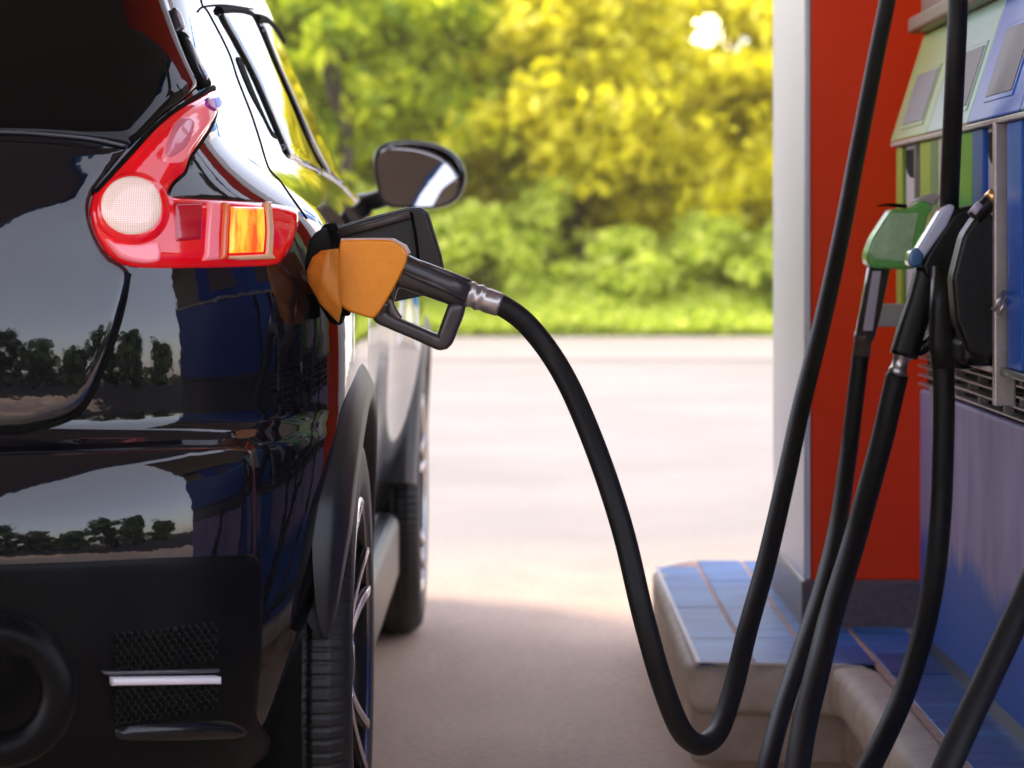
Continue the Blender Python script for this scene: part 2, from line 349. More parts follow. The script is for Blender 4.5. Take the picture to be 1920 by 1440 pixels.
# ------------------------------------------------------------ pump island
IX0, IX1, IXN, IYN, IYF, IZ = .33, 1.9, .63, 4.81, 6.30, .18
def island():
    lip = .042
    # outline runs: far left -> near left corner -> step right -> towards the camera
    pts = [(1.9, IYF), (.52, IYF), (.40, IYF - .03), (IX0, IYF - .20), (IX0, IYN), (.60, IYN - .02), (IXN, IYN - .12), (IXN, 1.2), (1.9, 1.2)]
    bm = bmesh.new()
    lo = [bm.verts.new((x, y, 0)) for x, y in pts]; hi = [bm.verts.new((x, y, IZ - .012)) for x, y in pts]
    bm.faces.new(hi)
    for i in range(len(pts)):
        j = (i + 1) % len(pts); bm.faces.new((lo[i], lo[j], hi[j], hi[i]))
    bmesh.ops.recalc_face_normals(bm, faces=bm.faces)
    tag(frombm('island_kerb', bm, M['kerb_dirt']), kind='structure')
    # rounded coping that overhangs the face
    ed = spline([(IX0 + .012, IYF - .2, 0), (IX0 + .012, IYN + .3, 0)], 6)
    path = [(IX0 + .018, IYF - .2), (IX0 + .022, 5.6), (IX0 + .022, IYN + .02), (IX0 + .035, IYN - .005), (.45, IYN - .012), (.575, IYN - .02), (.612, IYN - .045), (.628, IYN - .12), (.628, 4.3), (.628, 3.6), (.628, 2.6), (.628, 1.2)]
    rad = [.018, .024, .036] + [.045] * 9
    p3 = [(x, y, IZ - r - .003) for (x, y), r in zip(path, rad)]
    fine = []; fr = []
    for i in range(len(p3) - 1):
        L_ = (Vector(p3[i + 1]) - Vector(p3[i])).length; k = max(1, int(L_ / .012))
        for j in range(k): fine.append(Vector(p3[i]).lerp(Vector(p3[i + 1]), j / k)); fr.append(rad[i] + (rad[i + 1] - rad[i]) * j / k)
    from mathutils import noise as mn
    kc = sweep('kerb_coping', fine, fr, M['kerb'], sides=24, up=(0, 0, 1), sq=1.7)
    for v in kc.data.vertices:
        d = mn.noise(v.co * 22) * .0016 + mn.noise(v.co * 75) * .0009 - max(0, mn.noise(v.co * 38 + Vector((5, 2, 1))) - .42) * .016
        v.co += v.normal * d
    tag(kc, kind='structure')
    # tiles: bevelled slabs in a running grid with grout showing between them
    bm = bmesh.new(); g = .0045
    xs = [.338, .44, .55, .665, .78, .895, 1.01, 1.125, 1.24, 1.355, 1.47, 1.585, 1.70, 1.815]
    ys = [1.3 + .42 * k for k in range(13)]
    for i in range(len(xs) - 1):
        for j in range(len(ys) - 1):
            y0, y1 = ys[j], min(ys[j + 1], IYF - .012)
            if y1 - y0 < .05: continue
            if xs[i] < .66 and y1 < IYN: continue
            if xs[i] < .66: y0 = max(y0, IYN - .036)
            if xs[i] < .4: y1 = min(y1, IYF - .12)
            box(bm, xs[i] + g, xs[i + 1] - g, y0 + g * .5, y1 - g * .5, IZ - .0035, IZ + rng.uniform(-.0006, .0006), .001, 1)
    bmesh.ops.recalc_face_normals(bm, faces=bm.faces)
    tag(frombm('island_paving', bm, M['tile']), kind='structure')
    o = sheet('island_grout', .35, 1.85, 1.25, IYF - .03, IZ - .0065, M['grout'])
    me = o.data; me.clear_geometry()
    me.from_pydata([(.342, IYN - .032, IZ - .0025), (.655, IYN - .032, IZ - .0025), (.655, 1.25, IZ - .0025), (1.85, 1.25, IZ - .0025), (1.85, IYF - .016, IZ - .0025), (.43, IYF - .016, IZ - .0025), (.345, IYF - .14, IZ - .0025)], [], [(0, 1, 2, 3, 4, 5, 6)])
island()
el = [(.43, IYF - .02), (IX0 + .012, IYF - .16), (IX0 + .010, IYN - .03), (.60, IYN - .048), (.636, IYN - .075)]
tag(sweep('kerb_edge_line', [(x, y, IZ - .0005) for x, y in el], [.004, .004, .006, .0045, .003], M['edge_white'], sides=10, up=(0, 0, 1), aspect=.5), kind='structure')  # edge line with the kerb's thin highlight put into its colour

# ------------------------------------------------------------ roof column on the island
cr = empty('column', (.95, 5.55, IZ)); tag(cr, 'square roof column with red front panel and white side standing on the tiled island', 'column')
cparts = [boxo('stone_base', .575, 1.0, 5.215, 5.85, IZ - .008, .272, M['granite'], bev=.006),
          boxo('red_panel', .594, 0.99, 5.222, 5.24, .272, 4.55, M['column_red'], bev=.003),
          boxo('white_panel', .580, .5925, 5.222, 5.84, .272, 4.55, M['column_white'], bev=.004),
          boxo('core', .5925, 0.99, 5.24, 5.84, .272, 4.55, M['column_white'], bev=0)]
adopt(cr, *cparts)

# ------------------------------------------------------------ canopy overhead (its shade and reflections)
cn = empty('forecourt_canopy', (1, 2, 4.55))
tag(cn, 'flat station canopy roof with dark ceiling and blue fascia above the pumps', 'canopy')
CY0, CY1, CX0, CX1 = -3.4, 7.6, -6.5, 2.3
cp = [boxo('ceiling', CX0, CX1, CY0, CY1, 4.55, 4.70, M['soffit'], bev=0), boxo('roof_slab', CX0 + .05, CX1 - .05, CY0 + .05, CY1 - .05, 4.70, 5.2, M['soffit'], bev=0)]
for a in ((CX0 - .06, CX0 - .004, CY0, CY1), (CX1 + .004, CX1 + .06, CY0, CY1), (CX0, CX1, CY0 - .06, CY0 - .004), (CX0, CX1, CY1 + .004, CY1 + .06)):
    cp.append(boxo('fascia', a[0], a[1], a[2], a[3], 4.45, 5.05, M['canopy_blue'], bev=0))
    cp.append(boxo('fascia_stripe', a[0] - .004, a[1] + .004, a[2] - .004, a[3] + .004, 5.05, 5.35, M['roof_white'], bev=0))
adopt(cn, *cp)
# ------------------------------------------------------------ the car
M['lowtrim'] = mat('matte_black_bumper_plastic', (.003, .003, .004), .28, bump=.15, bscale=700)
M['lowtrim'].node_tree.nodes['Principled BSDF'].inputs['Specular IOR Level'].default_value = .1
M['lip'] = mat('satin_black_lip', (.004, .004, .005), .2)
XC = -1.07; YR, YF, ZW = 3.83, 6.36, .334
def table(tb, sm=.014):
    z = np.array([t[0] for t in tb]); v = np.array([t[1] for t in tb])
    zz = np.linspace(z[0] - .1, z[-1] + .1, 1200)
    h = np.diff(z); d = np.diff(v) / h; m = np.zeros(len(z))
    for i in range(1, len(z) - 1):
        m[i] = 0 if d[i - 1] * d[i] <= 0 else (h[i - 1] + h[i]) * 1.0 / (h[i - 1] / d[i - 1] + h[i] / d[i])
    m[0], m[-1] = d[0], d[-1]
    idx = np.clip(np.searchsorted(z, zz) - 1, 0, len(z) - 2); t = (zz - z[idx]) / h[idx]
    t = np.clip(t, -.5, 1.5); hh = h[idx]
    y = (2 * t**3 - 3 * t**2 + 1) * v[idx] + (t**3 - 2 * t**2 + t) * hh * m[idx] + (-2 * t**3 + 3 * t**2) * v[idx + 1] + (t**3 - t**2) * hh * m[idx + 1]
    k = np.exp(-.5 * ((np.arange(-60, 61) * (zz[1] - zz[0])) / sm) ** 2); k /= k.sum()
    yp = np.pad(y, 60, mode='edge'); ys = np.convolve(yp, k, 'valid')
    return lambda q: np.interp(q, zz, ys)
W_ = table([(.18, -.33), (.30, -.285), (.42, -.262), (.55, -.25), (.70, -.243), (.82, -.242), (.90, -.248), (.96, -.262), (1.01, -.290), (1.06, -.325), (1.15, -.358), (1.28, -.405), (1.38, -.442), (1.46, -.49), (1.53, -.59), (1.565, -.72), (1.58, -.9)], .016)
R_ = table([(.18, 3.22), (.26, 3.10), (.36, 3.045), (.48, 3.03), (.58, 3.03), (.62, 3.034), (.655, 3.045), (.69, 3.064), (.715, 3.106), (.77, 3.105), (.82, 3.107), (.87, 3.113), (.93, 3.126), (1.0, 3.148), (1.06, 3.175), (1.11, 3.225), (1.25, 3.38), (1.40, 3.55), (1.47, 3.62), (1.52, 3.70), (1.56, 3.95), (1.58, 4.25)], .008)
F_ = table([(.18, 7.05), (.4, 7.17), (.7, 7.16), (.85, 7.05), (.93, 6.85), (1.0, 6.35), (1.05, 5.98), (1.10, 5.86), (1.30, 5.42), (1.45, 5.08), (1.53, 4.85), (1.56, 4.6), (1.58, 4.5)], .02)
BR_ = table([(.18, .6), (.9, .72), (1.0, .60), (1.08, .38), (1.2, .30), (1.45, .28), (1.58, .2)])
NR_ = table([(.18, 3.0), (.90, 2.9), (1.0, 2.9), (1.10, 2.8), (1.50, 2.8), (1.58, 2.6)], .03)
def plan(z, n1=170, n2=200, n3=70):
    a = W_(z) - XC; r = R_(z); f = F_(z); br = BR_(z); bf = min(1.0, (f - r) * .3); n = NR_(z)
    th = np.linspace(0, math.pi / 2, 900)
    x = a * np.sin(th) ** (2 / n); y = r + br * (1 - np.cos(th) ** (2 / n))
    s = np.concatenate([[0], np.cumsum(np.hypot(np.diff(x), np.diff(y)))])
    q = np.linspace(0, s[-1], n1 + 1)[:-1]; X1, Y1 = np.interp(q, s, x), np.interp(q, s, y)
    Y2 = np.linspace(r + br, f - bf, n2 + 1)[:-1]; X2 = np.full_like(Y2, a)
    x = a * np.cos(th) ** (2 / 2.5); y = (f - bf) + bf * np.sin(th) ** (2 / 2.5)
    s = np.concatenate([[0], np.cumsum(np.hypot(np.diff(x), np.diff(y)))]); q = np.linspace(0, s[-1], n3)
    X3, Y3 = np.interp(q, s, x), np.interp(q, s, y)
    X = np.concatenate([X1, X2, X3]); Y = np.concatenate([Y1, Y2, Y3])
    wgt = np.clip((X / a - .80) / .2, 0, 1); wgt = wgt * wgt * (3 - 2 * wgt)
    g = math.exp(-(abs(z - .70) / .27) ** 4)
    bump = .030 * np.exp(-(np.abs(Y - 3.86) / .50) ** 3) * g + .046 * np.exp(-(np.abs(Y - 6.33) / .52) ** 3) * math.exp(-(abs(z - .68) / .26) ** 4)
    bump += -.012 * np.exp(-((Y - 5.05) / .55) ** 2) * math.exp(-((z - .60) / .16) ** 2)
    bump += .010 * np.exp(-((z - .905 - .03 * (Y - 4.5)) / .035) ** 2) * np.exp(-(np.abs(Y - 4.9) / 1.2) ** 4)
    zf = min(1, max(0, (z - .97) / .12)); zf = zf * zf * (3 - 2 * zf)
    tp = np.clip((4.5 - Y) / 1.1, 0, 1); tp = tp * tp * (3 - 2 * tp)
    wide = np.clip(X / a, 0, 1)
    return X + bump * wgt - .050 * zf * tp * wide, Y
ZR = np.concatenate([np.linspace(.18, 1.50, 200), np.linspace(1.505, 1.58, 18)])
def car_body():
    V = []; cols = 0
    for z in ZR:
        X, Y = plan(z); k = len(X); cols = 2 * k - 2
        xs = np.concatenate([X, -X[::-1][1:-1]]); ys = np.concatenate([Y, Y[::-1][1:-1]])
        V.append(np.stack([xs + XC, ys, np.full(cols, z)], 1))
    for i, (s, dz) in enumerate(((.8, .012), (.5, .022), (.15, .028))):
        b = V[len(ZR) - 1].copy(); cx, cy = XC, b[:, 1].mean(); b[:, 0] = cx + (b[:, 0] - cx) * s; b[:, 1] = cy + (b[:, 1] - cy) * s; b[:, 2] = 1.58 + dz; V.append(b)
    nr = len(V); V = np.concatenate(V); F = []
    for i in range(nr - 1):
        for j in range(cols):
            j2 = (j + 1) % cols; F.append((i * cols + j, i * cols + j2, (i + 1) * cols + j2, (i + 1) * cols + j))
    F.append(tuple((nr - 1) * cols + j for j in range(cols))); F.append(tuple(range(cols))[::-1])
    return V, F, cols
BV, BF, BC = car_body()
bme = bpy.data.meshes.new('body_surface'); bme.from_pydata(BV.tolist(), [], BF); bme.update()
BVH = BVHTree.FromPolygons([tuple(v) for v in BV.tolist()], BF)
BN = np.zeros((len(BV), 3)); bme.vertices.foreach_get('normal', BN.ravel()); BN = BN.reshape(-1, 3)
_n = np.empty(len(BV) * 3, 'f'); bme.vertices.foreach_get('normal', _n); BN = _n.reshape(-1, 3)
def hit(o, d):
    loc, nor, idx, dist = BVH.ray_cast(o, d)
    if loc is None: return None, None
    f = BF[idx]; q = np.array(loc)
    if len(f) == 4:
        w_ = [1 / (1e-6 + np.sum((BV[i] - q) ** 2)) for i in f]; nn = sum(w * BN[i] for w, i in zip(w_, f)); nn = Vector(nn).normalized()
    else: nn = nor
    return loc, nn
def hit_px(x, y):
    d = P(x, y, 1.0) - Vector((0, 0, EYE)); return hit(Vector((0, 0, EYE)), d.normalized())
def hit_rear(x, z): return hit(Vector((x, 0, z)), Vector((0, 1, 0)))
def hit_side(y, z): return hit(Vector((3, y, z)), Vector((-1, 0, 0)))
def patch(name, poly, m, parent, off=.003, bulge=0.0, bw=.01, sp=6.0, hf=hit_px, smooth_edge=True, depth=.012, k=None):
    """a shell lying on the body surface: outline in the coordinates of the hit function"""
    P2 = [Vector(p) for p in poly]
    if smooth_edge:
        cl = [P2[-1]] + P2 + [P2[0], P2[1]]; out = []
        for i in range(1, len(P2) + 1):
            p0, p1, p2, p3 = cl[i - 1], cl[i], cl[i + 1], cl[i + 2] if i + 2 < len(cl) else cl[2]
            n = max(1, int((p2 - p1).length / sp))
            sharp = (p2 - p1).length
            for j in range(n):
                t = j / n
                tt = .5 * ((2 * p1) + (-p0 + p2) * t + (2 * p0 - 5 * p1 + 4 * p2 - p3) * t * t + (-p0 + 3 * p1 - 3 * p2 + p3) * t ** 3)
                ll = p1.lerp(p2, t); out.append(ll.lerp(tt, .8))
        ring = out
    else:
        ring = []
        for i in range(len(P2)):
            a, b = P2[i], P2[(i + 1) % len(P2)]; n = max(1, int((b - a).length / sp))
            ring += [a.lerp(b, j / n) for j in range(n)]
    nb = len(ring); A = np.array([tuple(p) for p in ring]); B = np.roll(A, -1, 0)
    xs = np.arange(A[:, 0].min(), A[:, 0].max(), sp); ys = np.arange(A[:, 1].min(), A[:, 1].max(), sp)
    G = np.array([(x + (sp / 2 if i % 2 else 0), y) for i, y in enumerate(ys) for x in xs])
    ins = np.zeros(len(G), bool)
    for (x1, y1), (x2, y2) in zip(A, B):
        c = (y1 > G[:, 1]) != (y2 > G[:, 1])
        with np.errstate(divide='ignore', invalid='ignore'):
            ins ^= c & (G[:, 0] < (x2 - x1) * (G[:, 1] - y1) / (y2 - y1 + 1e-12) + x1)
    G = G[ins]
    ug = sp * .55; RG = []
    if bulge:
        un = 1.0 if hf is hit_rear else 1350.0
        area = np.sum(A[:, 0] * B[:, 1] - B[:, 0] * A[:, 1]); T = np.roll(A, -1, 0) - np.roll(A, 1, 0)
        Nn = np.stack([-T[:, 1], T[:, 0]], 1) * (1 if area > 0 else -1); Nn /= np.linalg.norm(Nn, axis=1, keepdims=True) + 1e-12
        for fr_ in (.28, .6, 1.0):
            q = A + Nn * bw * un * fr_; dd_ = np.min(np.hypot(q[:, None, 0] - A[None, :, 0], q[:, None, 1] - A[None, :, 1]), 1)
            inn = np.zeros(len(q), bool)
            for (x1, y1), (x2, y2) in zip(A, B):
                c = (y1 > q[:, 1]) != (y2 > q[:, 1]); inn ^= c & (q[:, 0] < (x2 - x1) * (q[:, 1] - y1) / (y2 - y1 + 1e-12) + x1)
            q = q[(dd_ > bw * un * fr_ * .93) & inn]
            if len(q): RG.append(q)
        ug = max(ug, bw * un + sp * .5)
    if len(G):
        D = np.min(np.hypot(G[:, None, 0] - A[None, :, 0], G[:, None, 1] - A[None, :, 1]), 1); G = G[D > ug]
    if RG: G = np.concatenate([G] + RG) if len(G) else np.concatenate(RG)
    pts = [Vector(p) for p in A] + [Vector(p) for p in G]
    r = delaunay_2d_cdt(pts, [], [list(range(nb))], 1, 1e-7)
    vv, ff = r[0], r[2]
    L = []; N = []
    for p in vv:
        l_, n_ = hf(p[0], p[1]); L.append(l_); N.append(n_)
    good = [x is not None for x in L]
    ff = [f for f in ff if all(good[i] for i in f)]
    # keep the largest connected piece
    par = list(range(len(vv)))
    def fd(a):
        while par[a] != a: par[a] = par[par[a]]; a = par[a]
        return a
    for f in ff:
        for i in f[1:]: par[fd(i)] = fd(f[0])
    cc = {}
    for f in ff: cc[fd(f[0])] = cc.get(fd(f[0]), 0) + 1
    big = max(cc, key=cc.get); ff = [f for f in ff if fd(f[0]) == big]
    # boundary edges
    cnt = {}
    for f in ff:
        for i in range(len(f)):
            e = (f[i], f[(i + 1) % len(f)]); cnt[e] = cnt.get(e, 0) + 1
    be = [e for e in cnt if (e[1], e[0]) not in cnt]; bset = sorted({i for e in be for i in e})
    bp = np.array([tuple(L[i]) for i in bset]); V = []; CN = []
    for i in range(len(vv)):
        if not good[i]: V.append(Vector()); CN.append(Vector((0, 0, 1))); continue
        h = off; nn = N[i]
        if bulge:
            dv = np.array(tuple(L[i])) - bp; dd = np.sqrt((dv ** 2).sum(1)); j = dd.argmin(); d = dd[j]
            t = min(1, d / bw); h = off + bulge * math.sin(t * math.pi / 2)
            if t < 1 and d > 1e-6:
                g = bulge / bw * math.pi / 2 * math.cos(t * math.pi / 2); nn = (nn - Vector(dv[j] / d) * g).normalized()
            elif d <= 1e-6: nn = nn
        V.append(L[i] + N[i] * h); CN.append(nn)
    # skirt
    mp = {}
    for i in bset:
        mp[i] = len(V); V.append(L[i] + N[i] * (off - depth)); CN.append(N[i])
    # outward winding follows body normals
    f0 = ff[0]; a, b, c = (V[f0[0]], V[f0[1]], V[f0[2]]); fl = (b - a).cross(c - a).dot(N[f0[0]]) < 0
    faces = [tuple(f[::-1]) if fl else tuple(f) for f in ff]; ntop = len(faces)
    for (i, j) in be:
        q = (j, i, mp[i], mp[j]); faces.append(q[::-1] if fl else q)
    used = sorted({i for f in faces for i in f}); rm = {a: k for k, a in enumerate(used)}
    V = [V[i] for i in used]; CN = [CN[i] for i in used]; faces = [tuple(rm[i] for i in f) for f in faces]
    me = bpy.data.meshes.new(name); me.from_pydata([tuple(v) for v in V], [], faces); me.update()
    o = link(name, me, m, parent)
    if not bulge:
        me.normals_split_custom_set_from_vertices([tuple(v) for v in CN])
    o['np'] = 0; del o['np']
    return o
def seam(name, pts, m, parent, r=.0022, off=0.0, hf=hit_px, n=80, sq=1.0):
    pp = []
    for q in spline(pts, n):
        l_, n_ = hf(q[0], q[1])
        if l_ is not None: pp.append(l_ + n_ * off)
    return sweep(name, pp, r, m, parent, sides=8, up=(.3, .2, .9), sq=sq)
def mirror(o, parent=None):
    me = o.data.copy(); n = len(me.vertices); c = np.empty(n * 3, 'f'); me.vertices.foreach_get('co', c); c = c.reshape(-1, 3)
    c[:, 0] = 2 * XC - c[:, 0]; me.vertices.foreach_set('co', c.ravel()); me.flip_normals(); me.update()
    q = bpy.data.objects.new(o.name.split('.')[0], me); col.objects.link(q); q.parent = parent or o.parent; return q

car = empty('car'); tag(car, 'black compact crossover car seen from behind with its fuel flap open', 'car')
# body shell with wheel openings cut out
keep = []
cen = np.array([BV[list(f[:4])].mean(0) for f in BF])
for i, f in enumerate(BF):
    x, y, z = cen[i]
    if abs(x - XC) > .50 and min(math.hypot(y - YR, z - ZW), math.hypot(y - YF, z - ZW)) < .385: continue
    keep.append(f)
me = bpy.data.meshes.new('body'); me.from_pydata(BV.tolist(), [], keep); me.update(); body = link('body', me, M['paint'], car)
bpy.data.meshes.remove(bme)

# rear screen, tailgate
def rp(l): return [hit_px(x, y)[0] for x, y in (spline(l, max(4, int(len(l) * 3))) if len(l) > 2 else l)]
edge = [(372, 158), (352, 118), (330, 62), (312, 10), (285, -70), (255, -160), (235, -235)]
e3 = rp(edge); right = [(p.x, p.z) for p in e3]
low = rp([(2, 251), (90, 255), (170, 263), (232, 273)]); low2 = [(p.x, p.z) for p in low]
mir = lambda L_: [(2 * XC - x, z) for x, z in L_][::-1]
lamp_edge = rp([(243, 278), (300, 222), (345, 188)]); le = [(p.x, p.z) for p in lamp_edge]
rscreen = [(XC, 1.068)] + [(low2[0][0] - .22, low2[0][1] + .0)] + low2 + le + right + [(XC + .3, 1.488)]
poly = rscreen + mir(rscreen)[:-1]
patch('rear_window', poly, M['glass'], car, off=.004, bulge=.004, bw=.02, sp=.007, hf=hit_rear)
tg = rp([(234, 283), (200, 326), (172, 362), (164, 398), (176, 444), (203, 486), (238, 510), (222, 585), (190, 680), (145, 765), (60, 797), (2, 803)])
tg = [(p.x, p.z) for p in tg]; tl = [(XC, 1.058), (low2[0][0] - .22, low2[0][1] - .012)] + [(p.x, p.z - .010) for p in rp([(2, 253), (90, 257), (170, 265)])]
tgp = tl + tg + [(tg[-1][0] - .2, tg[-1][1] - .002)]; tgp = tgp + [(XC, tg[-1][1] - .002)] + mir(tgp)[:-1]
tailgate = patch('tailgate', tgp, M['paint'], car, off=.0045, bulge=.003, bw=.010, sp=.006, hf=hit_rear)
seam('tailgate_seam', [(240, 513), (226, 588), (194, 684), (148, 771), (62, 803), (2, 808), (-300, 812)], M['seal'], car, r=.0045, off=.000)
for sgn in (1, -1):
    pass
# letters-free silver strip under the glass edge
seam('window_trim', [(-200, 250), (2, 250), (90, 255), (170, 263), (236, 277)], M['gloss_trim'], car, r=.0026, off=.003, n=40)
# corner trim beside the glass
o = patch('pillar_trim', [(329, 66), (342, 70), (362, 112), (386, 160), (378, 166), (360, 150), (342, 112)], M['seal'], car, off=.007, bulge=.003, bw=.006, sp=3, depth=.016); mirror(o)
o = patch('pillar_insert', [(337, 78), (346, 84), (362, 118), (378, 150), (371, 155), (356, 128), (341, 92)], M['gloss_trim'], car, off=.0105, bulge=.002, bw=.004, sp=3, depth=.01); mirror(o)
o = patch('pillar_insert', [(318, 20), (330, 32), (338, 58), (330, 62), (320, 42)], M['gloss_trim'], car, off=.0085, bulge=.002, bw=.004, sp=3, depth=.01); mirror(o)

# spoiler over the rear screen
bm = bmesh.new()
for sx in (1,):
    sec = [(3.43, 1.50), (3.42, 1.515), (3.55, 1.555), (3.80, 1.585), (3.80, 1.52), (3.60, 1.485)]
    rows = []
    for i in range(25):
        t = i / 24 * 2 - 1; x = XC + t * .52; dy = .16 * abs(t) ** 3; dz = -.03 * t * t
        rows.append([bm.verts.new((x, y + dy, z + dz)) for y, z in sec])
    for a, b in zip(rows[:-1], rows[1:]):
        for k in range(6): bm.faces.new((a[k], a[(k + 1) % 6], b[(k + 1) % 6], b[k]))
    bm.faces.new(rows[0]); bm.faces.new(rows[-1][::-1])
bmesh.ops.recalc_face_normals(bm, faces=bm.faces)
frombm('spoiler', bm, M['paint'], car, True)

# tail lamp, its lenses as sub-parts
def lamp():
    out = [(396, 168), (402, 184), (401, 210), (391, 240), (371, 272), (352, 300), (343, 326), (322, 346), (312, 366), (330, 373), (420, 378), (500, 384), (540, 392), (553, 404), (551, 432), (541, 465), (524, 489), (503, 498), (380, 502), (255, 501), (208, 482), (180, 442), (169, 398), (177, 364), (204, 334), (240, 294), (282, 248), (318, 216), (356, 190)]
    L_ = patch('tail_lamp', out, M['red_lens'], car, off=.004, bulge=.010, bw=.018, sp=5, depth=.02)
    def circ(cx, cy, r, n=28, sx=1.0): return [(cx + r * sx * math.cos(2 * math.pi * i / n), cy + r * math.sin(2 * math.pi * i / n)) for i in range(n)]
    subs = []
    subs.append(patch('lens_surround', circ(241, 398, 66, sx=1.0), M['red_lens'], L_, off=.0145, bulge=.007, bw=.012, sp=4, depth=.012))
    subs.append(patch('reversing_lens', circ(233, 396, 50, sx=1.06), M['round_lens'], L_, off=.0225, bulge=.004, bw=.015, sp=4, depth=.01))
    subs.append(patch('upper_lens', [(388, 186), (393, 200), (388, 225), (368, 256), (346, 288), (332, 312), (300, 316), (291, 304), (304, 262), (330, 226), (358, 204)], M['pink_lens'], L_, off=.0138, bulge=.0022, bw=.008, sp=4, depth=.01))
    subs.append(patch('upper_lens', [(339, 232), (348, 242), (345, 262), (330, 290), (306, 306), (296, 298), (306, 264), (322, 238)], M['dull_pink'], L_, off=.0162, bulge=.002, bw=.006, sp=4, depth=.008))
    subs.append(patch('lens_tip', [(387, 186), (394, 200), (391, 214), (382, 218), (366, 208), (372, 192)], M['magenta_lens'], L_, off=.0165, bulge=.002, bw=.004, sp=3, depth=.008))  # purple reflection on the lamp tip put into the colour
    subs.append(patch('red_lens', [(314, 388), (367, 388), (364, 452), (318, 456)], M['dred_lens'], L_, off=.0142, bulge=.0015, bw=.004, sp=4, smooth_edge=False, depth=.006))
    subs.append(patch('light_strip', [(376, 386), (400, 388), (396, 440), (396, 490), (369, 492), (372, 440)], M['pink_lens'], L_, off=.0145, bulge=.003, bw=.004, sp=4, smooth_edge=False, depth=.008))
    subs.append(patch('light_strip', [(404, 388), (416, 389), (412, 440), (410, 488), (399, 490), (401, 440)], M['orange_lens'], L_, off=.0145, bulge=.003, bw=.004, sp=3, smooth_edge=False, depth=.008))
    subs.append(patch('amber_lens', [(419, 396), (478, 397), (480, 440), (477, 476), (415, 478), (416, 440)], M['amber_lens'], L_, off=.0145, bulge=.003, bw=.006, sp=4, smooth_edge=False, depth=.008))
    subs.append(patch('light_strip', [(482, 388), (492, 389), (496, 440), (494, 480), (500, 489), (440, 491), (416, 488), (416, 483), (482, 480), (484, 440)], M['peach_lens'], L_, off=.0145, bulge=.002, bw=.003, sp=3, smooth_edge=False, depth=.008))
    subs.append(patch('lower_lens', [(192, 452), (208, 460), (250, 462), (286, 458), (287, 492), (252, 495), (218, 484)], M['pink_lens'], L_, off=.0142, bulge=.0015, bw=.004, sp=4, depth=.008))
    m_ = mirror(L_)
    for s in subs: mirror(s, m_)
    seam('lamp_seal', [(p[0] + (p[0] - 330) * .004, p[1]) for p in out[:9]], M['seal'], car, r=.003, off=.003, n=60)
    seam('lamp_seal', out[-6:] + [(396, 166)], M['seal'], car, r=.004, off=.003, n=50)
M['dull_pink'] = mat('hazy_pink_lens', (.85, .20, .26), .15, coat=1)
M['orange_lens'] = mat('orange_lens_strip', (1, .20, .06), .15, coat=1)
M['peach_lens'] = mat('peach_lens_edge', (1, .55, .30), .15, coat=1)
lamp()

# fuel filler opening: flat black patch painted for its inner shade
patch('filler_recess', [(586, 446), (606, 428), (640, 424), (652, 470), (650, 560), (640, 606), (622, 604), (596, 560), (574, 500)], M['seal'], car, off=.002, sp=5, depth=.01)

# door shut lines, roof rail
s1 = seam('door_seam', [(376, -40), (378, 6), (391, 24), (428, 96), (446, 149), (472, 216), (487, 262), (504, 315), (524, 338), (548, 372), (575, 410)], M['seal'], car, r=.0016, n=120)
s2 = seam('roof_seam', [(370, 22), (382, 13), (422, 10), (475, 17)], M['seal'], car, r=.0016)
hp = [(443, 112), (452, 114), (479, 180), (506, 240), (521, 260), (510, 254), (494, 222), (468, 174)]
h = patch('door_handle', hp, M['seal'], car, off=.0015, sp=2.5, depth=.006)
wr = patch('rear_side_window', [(410, 24), (438, 22), (462, 25), (474, 36), (503, 104), (536, 178), (570, 258), (604, 324), (588, 318), (540, 293), (524, 262), (500, 206), (470, 138), (438, 78)], M['sideglass'], car, off=.003, bulge=.002, bw=.01, sp=3, smooth_edge=True)
s3 = seam('window_frame', [(409, 22), (440, 22), (466, 27), (476, 40), (505, 106), (538, 180), (572, 260), (600, 318)], M['seal'], car, r=.011, off=-.005, n=120, sq=1.6)
wf = patch('front_side_window', [(489, 50), (500, 44), (516, 62), (545, 110), (578, 180), (610, 240), (638, 305), (648, 345), (634, 342), (612, 322), (580, 262), (545, 184), (512, 110)], M['sideglass'], car, off=.003, bulge=.002, bw=.01, sp=3)
s4 = seam('window_frame', [(480, 34), (498, 38), (520, 62), (548, 108), (582, 178), (616, 244), (646, 305), (672, 368)], M['seal'], car, r=.010, off=-.004, n=120, sq=1.6)
s5 = seam('belt_trim', [(540, 293), (572, 309), (606, 325), (640, 348), (668, 378)], M['rim_bright'], car, r=.003, off=.000)
for q in (s1, s2, h, wr, s3, wf, s4, s5): mirror(q)
# bumper: step highlights, grille pockets, reflector bar, lower lip
def zc(y, Y=3.04): return EYE - (y - VY) / FPX * Y
def xc(x, Y=3.04): return (x - VX) / FPX * Y
bumper = patch('bumper', [(XC, .70), (XC + .3, .699), (xc(240), .698), (xc(330), .696), (xc(420), .690), (xc(440), .66), (xc(445), .56), (xc(440), .45), (xc(425), .36), (xc(400), .28), (XC + .4, .24), (XC, .24)] + [(2 * XC - a, b) for a, b in [(XC + .4, .24), (xc(400), .28), (xc(425), .36), (xc(440), .45), (xc(445), .56), (xc(440), .66), (xc(420), .690), (xc(330), .696), (xc(240), .698), (XC + .3, .699)]], M['bumper'] if 'bumper' in M else M['paint'], car, off=.003, bulge=.012, bw=.05, sp=.014, hf=hit_rear)
lowp = [(XC, .575), (XC + .3, .575), (xc(150), .572), (xc(300), .568), (xc(405), .560), (xc(434), .54), (xc(434), .45), (xc(420), .36), (xc(400), .28), (XC + .4, .22), (XC, .22)]
